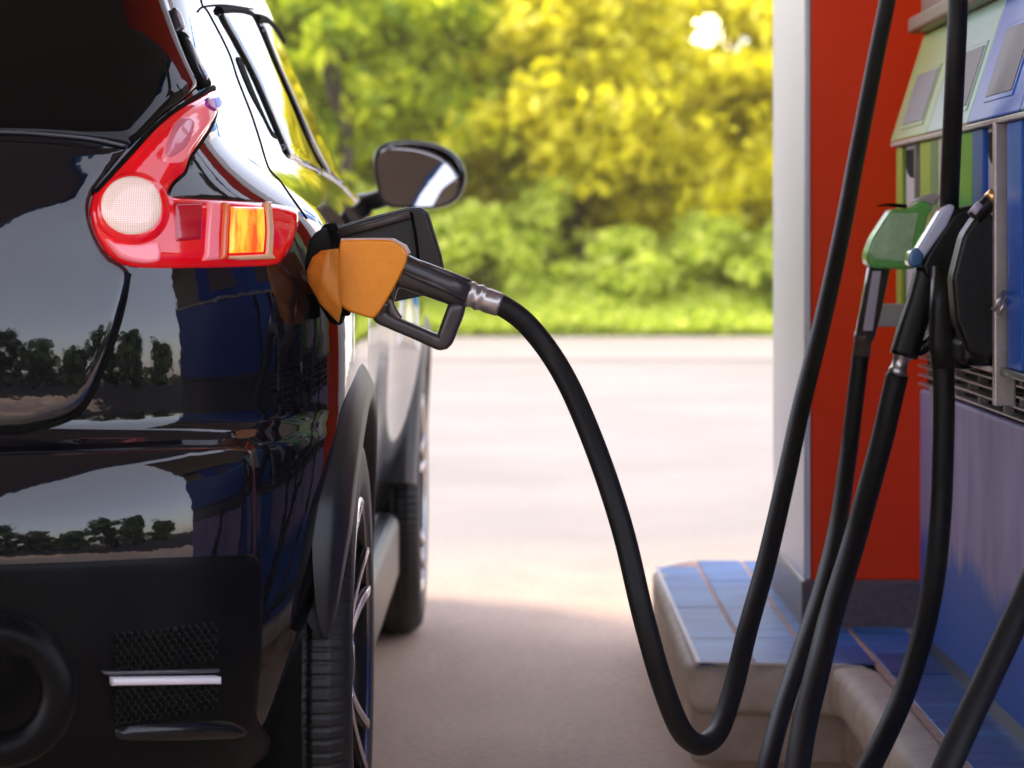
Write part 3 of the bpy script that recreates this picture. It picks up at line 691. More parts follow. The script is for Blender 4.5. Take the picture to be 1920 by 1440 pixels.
patch('lower_bumper', lowp + [(2 * XC - a, b) for a, b in lowp[1:-1]][::-1], M['lowtrim'], car, off=.013, bulge=.004, bw=.012, sp=.010, hf=hit_rear, depth=.02)
def mesh_panel(name, x0, x1, z0, z1):
    bm = bmesh.new(); r = .0042; dy = r * 1.5; row = 0; z = z0
    X0, X1 = x0, x1
    while z < z1:
        x = X0 + (r * .9 if row % 2 else 0)
        while x < X1:
            l_, n_ = hit_rear(x, z)
            if l_ is not None:
                c = l_ + n_ * .0175
                o6 = [bm.verts.new(c + Vector((r * math.cos(k * math.pi / 3 + .52), 0, r * math.sin(k * math.pi / 3 + .52)))) for k in range(6)]
                i6 = [bm.verts.new(c + Vector((.7 * r * math.cos(k * math.pi / 3 + .52), -.002, .7 * r * math.sin(k * math.pi / 3 + .52)))) for k in range(6)]
                for k in range(6): bm.faces.new((o6[k], o6[(k + 1) % 6], i6[(k + 1) % 6], i6[k]))
            x += r * 1.8
        z += r * 1.56; row += 1
    return frombm(name, bm, M['trim'], car)
for (ya, yb) in ((1188, 1250), (1284, 1342)):
    o = patch('grille_pocket', [(200, ya), (388, ya), (388, yb), (200, yb)], M['seal'], car, off=.0185, sp=8, smooth_edge=False); mirror(o)
    c0, c1 = hit_px(206, yb)[0], hit_px(384, ya)[0]
    o = mesh_panel('grille_mesh', c0.x, c1.x, c0.z, hit_px(206, ya)[0].z); o.location.y = -.003; q = mirror(o); q.location.y = -.003
o = patch('reflector', [(195, 1262), (388, 1260), (388, 1274), (195, 1276)], M['reflector'], car, off=.024, bulge=.003, bw=.003, sp=5, smooth_edge=False, depth=.02); mirror(o)
o = patch('bumper_slat', [(178, 1251), (388, 1247), (388, 1254), (184, 1258)], M['gloss_trim'], car, off=.021, bulge=.002, bw=.0016, sp=4, smooth_edge=False, depth=.015); mirror(o)
o = patch('bumper_lip', [(222, 1346), (390, 1338), (440, 1352), (436, 1370), (400, 1378), (230, 1382), (202, 1372)], M['lip'], car, off=.015, bulge=.012, bw=.011, sp=6, depth=.02); mirror(o)
oc = P(-5, 1300, 2.985)
o = sweep('bumper_ring', [oc + Vector((.066 * math.cos(t), .012, .066 * math.sin(t))) for t in [2 * math.pi * k / 48 for k in range(48)]], .021, M['lowtrim'], car, sides=18, closed=True); mirror(o)

# wheel arch flares
def arch(Yw, side_x, lipx, a0, a1, rin=.372, rout=.437):
    prof = [(rin + .012, lipx - .09), (rin, lipx - .03), (rin + .002, lipx - .006), (rin + .012, lipx), (rin + .035, lipx - .003), (rin + (rout - rin) * .85, lipx - .014), (rout, lipx - .024), (rout + .004, lipx - .05)]
    v = []; f = []; n = 90
    for i in range(n + 1):
        a = R(a0 + (a1 - a0) * i / n)
        ex = .03 * max(0, math.cos(a)) ** 2 if a < math.pi / 2 else .018 * abs(math.cos(a)) ** 2
        for (r, x) in prof:
            tp_ = min(1, max(0, (math.degrees(a) - a0) / 22)) ** .6 if Yw == YR else 1
            r = rin + (r - rin) * (.25 + .75 * tp_); x = lipx + (x - lipx) * (.12 + .88 * tp_) - .02 * (1 - tp_)
            rr = r + (r - rin) / (rout - rin) * ex * tp_
            v.append((x + (-.02 * abs(math.cos(a)) ** 3), Yw - rr * math.cos(a), ZW + rr * math.sin(a)))
    k = len(prof)
    for i in range(n):
        for j in range(k - 1): f.append((i * k + j, (i + 1) * k + j, (i + 1) * k + j + 1, i * k + j + 1))
    return pyd('wheel_arch_flare', v, f, M['clad'], car)
for Yw, lx in ((YR, -.196), (YF, -.188)):
    o = arch(Yw, 0, lx, 14 if Yw == YR else 8, 175); mirror(o)
    # liner
    v = []; f = []; n = 40
    for i in range(n + 1):
        a = R(-20 + 220 * i / n)
        for x in (-.268, -.62): v.append((x, Yw - .39 * math.cos(a), ZW + .39 * math.sin(a)))
    for i in range(n): f.append((2 * i, 2 * i + 1, 2 * i + 3, 2 * i + 2))
    v += [(-.62, Yw, ZW)]; c = len(v) - 1
    for i in range(n): f.append((2 * i + 1, c, 2 * i + 3))
    o = pyd('wheel_well', v, f, M['seal'], car); mirror(o)
# sill
o = boxo('sill', -.36, -.245, YR + .42, YF - .40, .17, .33, M['clad'], car, bev=.03, seg=4); mirror(o)
# mud flap / lower rear corner panel behind the front wheel
def wheel(Yw, xf, twist):
    root = empty('wheel', (xf - .105, Yw, ZW)); root.parent = car
    def lathe(name, prof, m, seg, cut=None):
        v = []; f = []
        for k in range(seg):
            a = 2 * math.pi * k / seg
            for j, (r, x) in enumerate(prof):
                rr = r
                if cut: rr = cut(r, x, k, j)
                v.append((x, rr * math.cos(a), rr * math.sin(a)))
        n = len(prof)
        for k in range(seg):
            k2 = (k + 1) % seg
            for j in range(n - 1): f.append((k * n + j, k * n + j + 1, k2 * n + j + 1, k2 * n + j))
        return pyd(name, v, f, m, root)
    t = []
    hw = .1075
    side = [(.232, hw - .012), (.240, hw - .006), (.262, hw + .002), (.29, hw + .004), (.31, hw), (.322, hw - .010), (.330, hw - .022)]
    tread = []
    for i in range(41):
        x = (hw - .024) - (2 * (hw - .024)) * i / 40; crown = .334 - .004 * (x / hw) ** 2
        g = any(abs(x - c) < .0045 for c in (.052, .018, -.018, -.052)); tread.append((crown - (.007 if g else 0), x))
    prof = side + tread + [(r, -x) for r, x in side[::-1]]
    def cut(r, x, k, j):
        if 4 <= j <= len(prof) - 5 and abs(x) > .05:
            if k % 6 == 0: return r - (.0055 if r > .315 else .001)
        elif r > .325 and abs(x) < .05 and k % 12 == int(6 + x * 60): return r - .004
        return r
    lathe('tyre', prof, M['tyre'], 720, cut)
    lathe('rim_barrel', [(.232, hw - .012), (.236, hw - .006), (.230, hw - .004), (.222, hw - .010), (.214, hw - .030), (.205, 0), (.20, -.08), (.03, -.08)], M['rim'], 96)
    lathe('rim_edge', [(.236, hw - .007), (.2375, hw - .001), (.233, hw + .001), (.229, hw - .006)], M['rim_bright'], 96)
    v = []; f = []
    for s in range(5):
        for off in (-.145, .145):
            a0 = twist + 2 * math.pi * s / 5
            for (w0, x0, mt) in ((.013, hw - .012, 0),):
                pass
            pts = []
            for i in range(9):
                r = .045 + (.226 - .045) * i / 8; an = a0 + off * (.55 + .45 * i / 8) * (1.35 - .2 * i / 8); pts.append((hw - .030 + .020 * (i / 8) ** 2, r * math.cos(an), r * math.sin(an)))
            sweep('spoke', pts, [.014 - .003 * i / 8 for i in range(9)], M['rim'], root, sides=12, up=(1, 0, 0), sq=1.5, aspect=.8)
            sweep('spoke_face', [(p[0] + .0105, p[1], p[2]) for p in pts], [.0095 - .002 * i / 8 for i in range(9)], M['rim_bright'], root, sides=10, up=(1, 0, 0), sq=1.5, aspect=.25)
    lathe('hub_cap', [(0, hw - .01), (.028, hw - .011), (.034, hw - .018), (.05, hw - .028), (.055, hw - .05)], M['rim'], 40)
    lathe('brake_disc', [(.05, 0.01), (.14, .01), (.142, 0), (.14, -.01), (.05, -.01)], M['silver'], 60)
    return root
wheel(YR, -.215, 3.02); wheel(YF, -.208, .4)
for Yw in (YR, YF):
    r_ = [o for o in car.children if o.name.startswith('wheel') and o.type == 'EMPTY' and abs(o.location.y - Yw) < .01][0]
    c = r_.copy(); col.objects.link(c); c.location.x = 2 * XC - r_.location.x; c.rotation_euler = (0, 0, math.pi)
    for ch in r_.children: q = ch.copy(); col.objects.link(q); q.parent = c

# door mirror
def door_mirror():
    root = empty('door_mirror', (P(700, 370, 5.55))); root.parent = car
    out = [(702, 330), (700, 296), (708, 277), (728, 266), (762, 263), (800, 266), (836, 277), (862, 298), (873, 324), (871, 350), (858, 374), (832, 388), (796, 392), (760, 391), (730, 388), (712, 372)]
    out = [(float(a), float(b)) for a, b in spline(out + [out[0]], 60)][:-1]
    cx, cy = 786, 328
    def ring(s, dy): return [P(cx + (x - cx) * s, cy + (y - cy) * s, 5.55) + Vector((0, dy, 0)) - root.location for x, y in out]
    rows = [ring(.90, .012), ring(.915, -.002), ring(.95, -.010), ring(.99, -.006), ring(1.0, .012), ring(.985, .045), ring(.92, .085), ring(.74, .12), ring(.4, .14), ring(.05, .145)]
    v = [p for r_ in rows for p in r_]; n = len(out); f = []
    for i in range(len(rows) - 1):
        for k in range(n): k2 = (k + 1) % n; f.append((i * n + k, i * n + k2, (i + 1) * n + k2, (i + 1) * n + k))
    pyd('housing', v, f, M['mirror_shell'], root)
    g = []
    for s in (.92, .6, .3, .02):
        for p in ring(s, 0):
            q = p.copy(); c0 = P(cx, cy, 5.55) - root.location; d = q - c0
            q.y = .006 + d.x * MT[0] + d.z * MT[1] + 6 * MC * (d.x * d.x + d.z * d.z); g.append(q)
    f = []
    for i in range(3):
        for k in range(n): k2 = (k + 1) % n; f.append((i * n + k, i * n + k2, (i + 1) * n + k2, (i + 1) * n + k))
    pyd('mirror_glass', g, [q[::-1] for q in f], M['mirror_glass'], root)
    # arm to the door
    a = [P(655, 382, 5.62), P(680, 380, 5.60), P(705, 376, 5.58), P(730, 366, 5.58)]
    sweep('mirror_arm', [Vector(p) - root.location for p in spline([tuple(q) for q in a], 14)], .020, M['trim'], root, sides=16, aspect=1.4, sq=1.3)
M['mirror_shell'] = mat('black_mirror_shell', (.008, .007, .006), .12, coat=.8)
M['mirror_glass'] = mat('mirror_glass', (.62, .6, .6), .01, metal=1)
MT = (.17, .235); MC = .07
door_mirror()

# open fuel flap standing out from the side
fl = empty('fuel_flap', P(625, 480, 3.74)); fl.parent = car
def flap():
    D = 3.74
    outp = [(622, 432), (640, 426), (700, 408), (765, 392), (786, 392), (800, 402), (812, 440), (824, 480), (829, 505), (826, 545), (806, 552), (740, 566), (668, 560), (640, 540), (622, 500)]
    o = slab('flap_panel', outp, D + .008, .010, M['flap'], None, bev=.003)
    o2 = sweep('flap_rim', [P(628, 440, D - .006), P(700, 421, D - .006), P(768, 402, D - .006)], .0055, M['flap_rim'], None, sides=10, sq=1.3)
    o3 = sweep('flap_hinge', [P(771, 398, D - .002), P(779, 440, D - .002), P(784, 480, D - .002), P(790, 540, D - .002)], .0022, M['seal'], None, sides=8)
    o4 = slab('flap_skin', [(x + (4 if x > 780 else 0), y - 3) for x, y in outp], D + .018, .006, M['paint'], None, bev=.002)
    k = sweep('cap_knob', [P(614, 420, D - .05), P(616, 432, D - .05), P(620, 452, D - .05)], [.012, .014, .011], M['seal'], None, sides=16)
    k2 = sweep('flap_arm', spline([tuple(P(600, 470, D - .04)), tuple(P(583, 500, D - .03)), tuple(P(578, 540, D - .02)), tuple(P(590, 590, D - .02)), tuple(P(612, 625, D - .02))], 20), .007, M['seal'], None, sides=10)
    k3 = slab('cap_strap', [(598, 432), (632, 430), (640, 452), (636, 480), (632, 500), (618, 498), (602, 470)], D - .06, .02, M['seal'], None, bev=.004)
    bpy.context.view_layer.update()
    for q in (o, o2, o3, o4, k, k2, k3): adopt(fl, q)
M['flap'] = mat('dusty_black_flap', (.022, .014, .010), .4, noise=.5, nscale=40)
M['flap_rim'] = mat('brown_grey_flap_rim', (.11, .08, .07), .3, noise=.2, nscale=20)
flap()

# ------------------------------------------------------------ fuel pump: its face looks towards the car (-X)
PX, BX = .762, .718             # lower cabinet face, upper bay face
PF, PN = 4.93, 3.05             # far and near ends
pump = empty('fuel_pump', (1.0, 4.0, IZ))
tag(pump, 'tall blue and green multi-product fuel pump with nozzle bays on the tiled island', 'fuel pump')
pp = []
pp.append(boxo('plinth', PX + .012, 1.35, PN, PF - .02, IZ - .008, IZ + .035, M['pump_dark'], bev=.003))
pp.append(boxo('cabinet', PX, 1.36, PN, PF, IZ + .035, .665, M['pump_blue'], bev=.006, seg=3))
pp.append(boxo('cabinet_corner', PX - .004, PX + .04, 3.66, 3.90, IZ + .036, .664, M['blue'], bev=.01, seg=3))
# vent grille: dark recess with slats and dividers
pp.append(boxo('vent_recess', PX + .014, 1.35, PN, PF - .003, .665, .745, M['seal'], bev=0))
for k in range(5):
    z = .673 + k * .0165
    pp.append(boxo('vent_slat', PX - .004, PX + .02, 3.80, PF - .002, z, z + .0035, M['pump_pale_metal'], bev=.001, seg=1))
bm = bmesh.new()
for k in range(5):
    y = 3.86 + k * .22
    for j in range(4):
        yy = y + (.09 if j % 2 else 0); box(bm, PX - .002, PX + .018, yy, yy + .004, .673 + j * .0165 + .0036, .673 + (j + 1) * .0165 - .0001)
pp.append(frombm('vent_divider', bm, M['pump_pale_metal']))
pp.append(boxo('vent_end', PX - .008, PX + .03, PN, 3.80, .655, .75, M['pump_dark'], bev=.004))
pp.append(boxo('ledge', BX - .004, 1.34, PN, PF - .001, .745, .757, M['pump_dark'], bev=.003))
# upper bay: upright bands of colour and white nozzle channels between them
z0, z1 = .757, 1.112
bands = [(4.93, 4.862, 'lime'), (4.862, 4.68, None), (4.68, 4.645, 'pump_dark'), (4.645, 4.53, 'lime'), (4.53, 4.45, 'teal_green'), (4.45, 4.40, 'pump_pale_metal'), (4.40, 4.29, None), (4.29, 4.12, 'grass_green'), (4.12, 4.03, 'blue'), (4.03, 3.88, None), (3.866, 3.835, 'seal'), (3.835, 3.725, 'blue'), (3.725, 3.69, 'seal'), (3.69, PN, 'deepblue')]
for (ya, yb, mn) in bands:
    if mn: pp.append(boxo('bay_band', BX + (.006 if mn in ('seal', 'pump_dark') else 0), BX + .14, yb, ya - .0004, z0 + .0004, z1 - .0004, M[mn], bev=.003 if mn not in ('seal',) else 0))
    else:
        pp.append(boxo('nozzle_channel', BX + .008, BX + .14, yb, ya - .0004, z0 + .0004, z1 - .0004, M['lilac'], bev=.002))
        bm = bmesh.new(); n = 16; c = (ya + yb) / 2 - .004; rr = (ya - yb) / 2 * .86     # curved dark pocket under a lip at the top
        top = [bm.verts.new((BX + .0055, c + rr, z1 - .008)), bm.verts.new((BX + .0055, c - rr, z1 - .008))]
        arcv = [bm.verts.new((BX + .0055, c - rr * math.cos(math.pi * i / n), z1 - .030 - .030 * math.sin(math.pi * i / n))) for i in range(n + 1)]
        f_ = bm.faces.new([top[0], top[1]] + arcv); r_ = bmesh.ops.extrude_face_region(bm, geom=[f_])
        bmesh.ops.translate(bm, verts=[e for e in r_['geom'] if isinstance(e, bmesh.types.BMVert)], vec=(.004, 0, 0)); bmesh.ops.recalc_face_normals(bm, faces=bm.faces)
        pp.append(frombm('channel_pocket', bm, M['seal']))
        pp.append(boxo('channel_edge', BX - .004, BX + .008, yb + .001, yb + .007, z0 + .001, z1 - .001, M['pump_pale_metal'], bev=.001, seg=1))
pp.append(boxo('bay_post', BX - .012, BX + .02, 3.868, 3.885, .70, z1 + .002, M['pump_pale_metal'], bev=.003))
pp.append(boxo('bay_body', BX + .14, 1.34, PN, PF - .002, z0 + .0004, 1.345, M['pump_top'], bev=0))
pp.append(boxo('bay_rail', BX - .010, BX + .12, PN, PF + .004, z1, z1 + .008, M['pump_pale_metal'], bev=.002))
# sloping display panels, one per grade, leaning back towards the top
def panel(ya, yb, mn, win):
    xb, xt, zb, zt = BX - .012, BX + .052, z1 + .008, 1.322
    bm = bmesh.new(); g = .002
    def pt(y, t, d): return (xb + (xt - xb) * t + d, y, zb + (zt - zb) * t + d * .3)
    q = [pt(ya - g, 0, 0), pt(yb + g, 0, 0), pt(yb + g, 1, 0), pt(ya - g, 1, 0)]; q2 = [pt(ya - g, 0, .06), pt(yb + g, 0, .06), pt(yb + g, 1, .06), pt(ya - g, 1, .06)]
    A = [bm.verts.new(v) for v in q]; B = [bm.verts.new(v) for v in q2]
    bm.faces.new(A); bm.faces.new(B[::-1])
    for i in range(4): bm.faces.new((A[i], B[i], B[(i + 1) % 4], A[(i + 1) % 4]))
    bmesh.ops.recalc_face_normals(bm, faces=bm.faces)
    bmesh.ops.bevel(bm, geom=list(bm.edges), offset=.004, segments=2, profile=.5, affect='EDGES')
    o = frombm('grade_panel', bm, M[mn]); res = [o]
    for nm, (a, b, t0, t1), dd, mm in (('display_frame', (win[0], win[1], win[2], win[3]), -.0022, mn), ('display', (win[0] + .012, win[1] - .012, win[2] + .04, win[3] - .03), -.0036, 'greypanel')):
        bm = bmesh.new(); ys = (ya - a, ya - b)
        Q = [bm.verts.new(pt(ys[i], t, dd)) for i, t in ((0, t0), (1, t0), (1, t1), (0, t1))]; Q2 = [bm.verts.new(pt(ys[i], t, .004)) for i, t in ((0, t0), (1, t0), (1, t1), (0, t1))]
        bm.faces.new(Q)
        for i in range(4): bm.faces.new((Q[i], Q2[i], Q2[(i + 1) % 4], Q[(i + 1) % 4]))
        bmesh.ops.recalc_face_normals(bm, faces=bm.faces)
        bmesh.ops.bevel(bm, geom=[e for e in bm.edges if abs(e.verts[0].co.x - e.verts[1].co.x) < 9], offset=.0012, segments=1, affect='EDGES')
        c = frombm(nm, bm, M[mm]); res.append(c)
    return res
for a in ((4.93, 4.50, 'palegreen', (.10, .36, .10, .62)), (4.50, 4.10, 'mint', (.14, .36, .12, .66)), (4.10, 3.68, 'blue', (.10, .33, .14, .72)), (3.68, 3.26, 'deepblue', (.10, .33, .14, .72))):
    pp += panel(*a)
pp.append(boxo('panel_edge', BX - .006, BX + .04, 4.098, 4.128, z1 + .01, 1.30, M['teal_green'], bev=.003))
pp[-1].data.transform(Matrix.Translation((0, 0, 0)))
for v in pp[-1].data.vertices: v.co.x += (v.co.z - z1) / .2 * .06
# bar above the panels and the head of the pump
pp.append(boxo('head_bar', BX + .022, BX + .15, PN, PF + .003, 1.322, 1.352, M['pump_top'], bev=.006, seg=3))
pp.append(boxo('head', BX + .045, 1.34, PN, PF - .001, 1.352, 2.05, M['pump_top'], bev=.008, seg=3))
pp.append(boxo('head_trim', BX + .034, BX + .06, PN + .1, PF - .20, 1.40, 1.412, M['pump_pale_metal'], bev=.003))
# dark nozzle tray low in the bay
pp.append(boxo('nozzle_tray', BX - .055, BX + .05, 3.90, 4.46, .757, .80, M['black'], bev=.012, seg=3))
bm = bmesh.new(); box(bm, BX - .10, BX + .02, 4.62, 4.635, .79, .83, .004); box(bm, BX - .10, BX - .09, 4.60, 4.66, .788, .826, .002)
bmesh.ops.recalc_face_normals(bm, faces=bm.faces); pp.append(frombm('nozzle_bracket', bm, M['lilac']))
o = slab('label_tag', [(1743, 728), (1753, 728), (1754, 800), (1744, 800)], 4.70, .002, M['column_white'], bev=.0005); pp.append(o)
adopt(pump, *pp)
for o in pp:
    if o.name.split('.')[0] == 'label_tag': o.data.transform(Matrix.Identity(4))
# second pump boom: overhead hose arm carrying the hoses
arm = empty('hose_arm', (1.0, 4.6, 2.05)); tag(arm, 'grey overhead hose arm fixed on top of the fuel pump', 'hose arm')
adopt(arm, boxo('arm_post', 1.0, 1.08, 4.55, 4.63, 2.05, 2.5, M['pump_top'], bev=.01), boxo('arm_beam', .60, 1.2, 4.55, 4.63, 2.5, 2.57, M['pump_top'], bev=.01))

# ------------------------------------------------------------ orange nozzle in the car
def hose(pts, m=None, r=.0145, n=150, label=None, group=None, endz=None):
    """pts: photo pixel x, y and distance in metres"""
    path = spline([tuple(P(x, y, d)) for x, y, d in pts], n)
    o = sweep('fuel_hose', path, r, M['hose'], None, sides=18, up=(.1, 1, .05))
    c = Vector(path[0]); o.data.transform(Matrix.Translation(-c)); o.location = c
    tag(o, label, 'fuel hose', group); return o
ND = 3.52
noz = empty('fuel_nozzle', P(700, 520, ND)); tag(noz, 'fuel nozzle with orange cover pushed into the filler of the black car', 'fuel nozzle', None)
nn = []
ocov = [(640, 450), (700, 449), (736, 450), (758, 462), (766, 476), (763, 494), (742, 536), (716, 580), (702, 597), (690, 594), (655, 583), (640, 572), (632, 548), (630, 520), (634, 490)]
nn.append(slab('cover', ocov, ND, .056, M['orange'], bev=.006, seg=4))
nn.append(slab('cover_rim', [(641, 447), (700, 446), (738, 447), (762, 460), (769, 474), (764, 482), (757, 466), (735, 455), (700, 453), (640, 455)], ND, .050, M['cover_edge'], bev=.0015))
# folded splash guard towards the car
bm = bmesh.new()
g = [[P(577, 528, 3.47), P(575, 508, 3.465), P(586, 482, 3.46), P(602, 470, 3.46)], [P(600, 570, 3.46), P(608, 530, 3.445), P(612, 495, 3.445), P(615, 468, 3.45)], [P(634, 605, 3.47), P(640, 580, 3.455), P(636, 520, 3.455), P(634, 466, 3.47)]]
grid = []
for row in g: grid.append([bm.verts.new(p) for p in row])
for i in range(2):
    for j in range(3): bm.faces.new((grid[i][j], grid[i + 1][j], grid[i + 1][j + 1], grid[i][j + 1]))
bmesh.ops.subdivide_edges(bm, edges=list(bm.edges), cuts=3, use_grid_fill=True, smooth=.6)
r = bmesh.ops.extrude_face_region(bm, geom=list(bm.faces)); bmesh.ops.translate(bm, verts=[e for e in r['geom'] if isinstance(e, bmesh.types.BMVert)], vec=(0, .012, 0))
bmesh.ops.recalc_face_normals(bm, faces=bm.faces); nn.append(frombm('splash_guard', bm, M['orange_dark'], smooth=True))
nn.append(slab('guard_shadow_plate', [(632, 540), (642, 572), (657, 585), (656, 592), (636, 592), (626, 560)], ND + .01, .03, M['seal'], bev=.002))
# spout into the filler
nn.append(sweep('spout', spline([tuple(P(652, 500, ND + .01)), tuple(P(625, 508, ND + .03)), tuple(P(600, 530, ND + .07))], 10), .012, M['silver'], None))
# barrel: two stacked tubes with a ridge, then the guard loop
nn.append(sweep('barrel', [P(738, 507, ND), P(760, 509, ND), P(800, 526, ND), P(840, 542, ND), P(876, 557, ND)], [.0235, .0225, .0205, .0190, .0180], M['nozzle_black'], None, sides=32, sq=1.5))
nn.append(sweep('barrel_ridge', [P(760, 485, ND), P(800, 500, ND), P(880, 530, ND)], [.0055, .0058, .005], M['nozzle_black'], None, sides=12, sq=1.3, aspect=2.4))
nn.append(sweep('barrel_ridge', [P(752, 507, ND - .022), P(800, 528, ND - .021), P(872, 560, ND - .018)], [.0035, .004, .0035], M['nozzle_black'], None, sides=10))
gp = [(734, 560), (740, 540), (752, 533), (768, 533), (800, 546), (828, 556)]
nn.append(sweep('guard_rail', spline([tuple(P(x, y, ND)) for x, y in gp], 24), .0048, M['nozzle_black'], None, sides=12, sq=1.4, aspect=2.6))
lp = [(718, 566), (712, 590), (735, 604), (775, 621), (812, 637), (826, 641), (834, 636), (844, 610), (855, 580), (857, 566), (846, 558)]
lw = [.012, .0105, .0095, .0095, .0100, .0112, .0118, .0122, .0122, .0105, .008]
pth = spline([(*P(x, y, ND), r) for (x, y), r in zip(lp, lw)], 60)
nn.append(sweep('trigger_guard', [q[:3] for q in pth], [q[3] for q in pth], M['nozzle_black'], None, sides=20, sq=1.8, aspect=1.35))
nn.append(sweep('trigger', spline([tuple(P(x, y, ND)) for x, y in [(728, 556), (733, 575), (742, 592), (748, 600)]], 14), .0062, M['trigger'], None, sides=12, sq=1.6, aspect=1.6))
nn.append(sweep('trigger_lever', spline([tuple(P(x, y, ND)) for x, y in [(745, 601), (780, 616), (808, 627), (822, 630)]], 14), .0024, M['trigger'], None, sides=10, sq=1.3, aspect=3))
a, b = P(876, 550, ND), P(938, 572, ND)
L = (b - a)
cr_ = [(0, .0165), (.05, .0178), (.13, .0178), (.17, .0160), (.27, .0160), (.31, .0176), (.40, .0176), (.44, .0158), (.55, .0158), (.6, .0165), (.9, .0160), (1.0, .0155)]
nn.append(sweep('collar', [a + L * t for t, r_ in cr_], [r_ for t, r_ in cr_], M['silver'], None, sides=28))
adopt(noz, *nn)
hose([(925, 567, ND), (945, 575, ND), (985, 605, ND), (1030, 660, ND), (1068, 725, ND - .02), (1105, 810, ND - .05), (1140, 905, ND - .08), (1172, 1010, ND - .1), (1205, 1150, ND - .12), (1238, 1270, ND - .11), (1272, 1360, ND - .08), (1300, 1392, ND - .04), (1325, 1393, ND), (1350, 1365, ND + .05), (1375, 1290, ND + .12), (1402, 1180, ND + .2), (1438, 1050, ND + .32), (1475, 890, ND + .46), (1503, 760, ND + .58), (1545, 590, ND + .74), (1580, 430, ND + .86), (1605, 300, ND + .95), (1640, 120, ND + 1.02), (1668, -20, ND + 1.05), (1720, -300, ND + 1.05), (1730, -900, 4.6)], n=420, label='black hose looping from the orange nozzle almost to the ground and up out of view')

# ------------------------------------------------------------ the holstered nozzles
GD = 4.42
gn = empty('fuel_nozzle', P(1670, 450, GD)); tag(gn, 'holstered fuel nozzle with worn green cover at the left end of the pump', 'fuel nozzle', 'nozzles hanging in the pump bays'); G = []
gb = [(1666, 392), (1700, 391), (1722, 374), (1746, 386), (1736, 402), (1724, 450), (1716, 502), (1700, 505), (1632, 503), (1621, 494), (1620, 476), (1630, 448)]
G.append(slab('cover', gb, GD, .062, M['green'], bev=.007, seg=4))
G.append(slab('cover_film', [(1670, 400), (1705, 400), (1722, 398), (1712, 450), (1706, 492), (1640, 486), (1632, 472), (1640, 450)], GD - .032, .003, M['greenlabel'], bev=.001))
G.append(slab('cover_cap', [(1712, 376), (1722, 371), (1748, 362), (1762, 366), (1748, 386), (1735, 382)], GD, .04, M['pump_pale_metal'], bev=.003))
G.append(sweep('latch', [P(1645, 386, GD), P(1665, 384, GD), P(1700, 387, GD)], [.001, .003, .004], M['seal'], None, sides=8))
G.append(sweep('grip', [P(1648, 500, GD), P(1640, 540, GD), P(1630, 590, GD), P(1621, 632, GD)], [.0185, .0185, .0175, .016], M['nozzle_black'], None, sides=24, sq=1.7))
G.append(slab('grip_strip', [(1636, 508), (1652, 508), (1636, 620), (1618, 620)], GD - .017, .006, M['lilac'], bev=.001))  # lilac slab paints the highlight along the black grip
G.append(sweep('collar', [P(1621, 624, GD), P(1619, 636, GD), P(1618, 640, GD), P(1615, 668, GD)], [.0165, .0165, .0145, .0145], M['collar_dark'], None, sides=24))
adopt(gn, *G)
hose([(1618, 640, GD), (1612, 680, GD), (1600, 780, GD - .02), (1590, 860, GD - .05), (1570, 990, GD - .15), (1540, 1110, GD - .3), (1500, 1230, GD - .48), (1462, 1345, GD - .66), (1436, 1450, GD - .8), (1420, 1560, GD - .88), (1500, 1640, GD - .95), (1700, 1620, GD - 1.0), (1900, 1560, GD - 1.05), (2150, 1300, 3.3)], n=300, label='black hose hanging from the green nozzle, left of the two crossing hoses', group='hoses hanging from the pump')
BD = 4.10
bn = empty('fuel_nozzle', P(1750, 470, BD)); tag(bn, 'holstered black fuel nozzle with a blue and silver cover edge, beside the green nozzle', 'fuel nozzle', 'nozzles hanging in the pump bays'); B_ = []
B_.append(slab('cover_edge', [(1713, 470), (1760, 392), (1778, 381), (1788, 388), (1772, 424), (1742, 466), (1726, 490), (1712, 492)], BD - .012, .045, M['white_gloss'], bev=.005, seg=3))
B_.append(slab('cover_tip', [(1702, 472), (1716, 462), (1730, 478), (1724, 498), (1704, 503), (1698, 490)], BD - .014, .046, M['bluecover'], bev=.005, seg=3))
B_.append(slab('cover', [(1722, 498), (1735, 470), (1780, 400), (1812, 384), (1850, 390), (1868, 416), (1872, 450), (1880, 520), (1866, 560), (1840, 590), (1805, 560), (1765, 540), (1728, 515)], BD, .065, M['black'], bev=.008, seg=3))
B_.append(sweep('grip', spline([tuple(P(1742, 505, BD)), tuple(P(1728, 560, BD)), tuple(P(1708, 620, BD)), tuple(P(1694, 668, BD))], 16), .0215, M['black'], None, sides=24, sq=1.6))
B_.append(sweep('trigger_guard', spline([tuple(P(x, y, BD)) for x, y in [(1760, 520), (1775, 560), (1765, 610), (1735, 650), (1712, 660)]], 30), .009, M['black'], None, sides=14, sq=1.6, aspect=1.4))
B_.append(sweep('swivel', [P(1696, 655, BD), P(1692, 668, BD), P(1690, 672, BD), P(1685, 690, BD), P(1684, 693, BD), P(1682, 706, BD)], [.016, .016, .0125, .0125, .015, .013], M['silver'], None, sides=24))
adopt(bn, *B_)
hose([(1683, 702, BD), (1676, 730, BD), (1655, 820, BD - .02), (1628, 920, BD - .06), (1600, 1020, BD - .12), (1560, 1150, BD - .25), (1530, 1270, BD - .4), (1508, 1360, BD - .5), (1494, 1450, BD - .6), (1486, 1560, BD - .7), (1560, 1650, BD - .75), (1750, 1650, BD - .8), (1950, 1560, BD - .85), (2200, 1300, 3.15)], r=.0175, n=300, label='thick black hose hanging from the blue tipped nozzle, right of the two crossing hoses', group='hoses hanging from the pump')
TD = 4.02
tn = empty('fuel_nozzle', P(1820, 560, TD)); tag(tn, 'all black fuel nozzle holstered deepest in the pump bay above the dark tray', 'fuel nozzle', 'nozzles hanging in the pump bays'); T = []
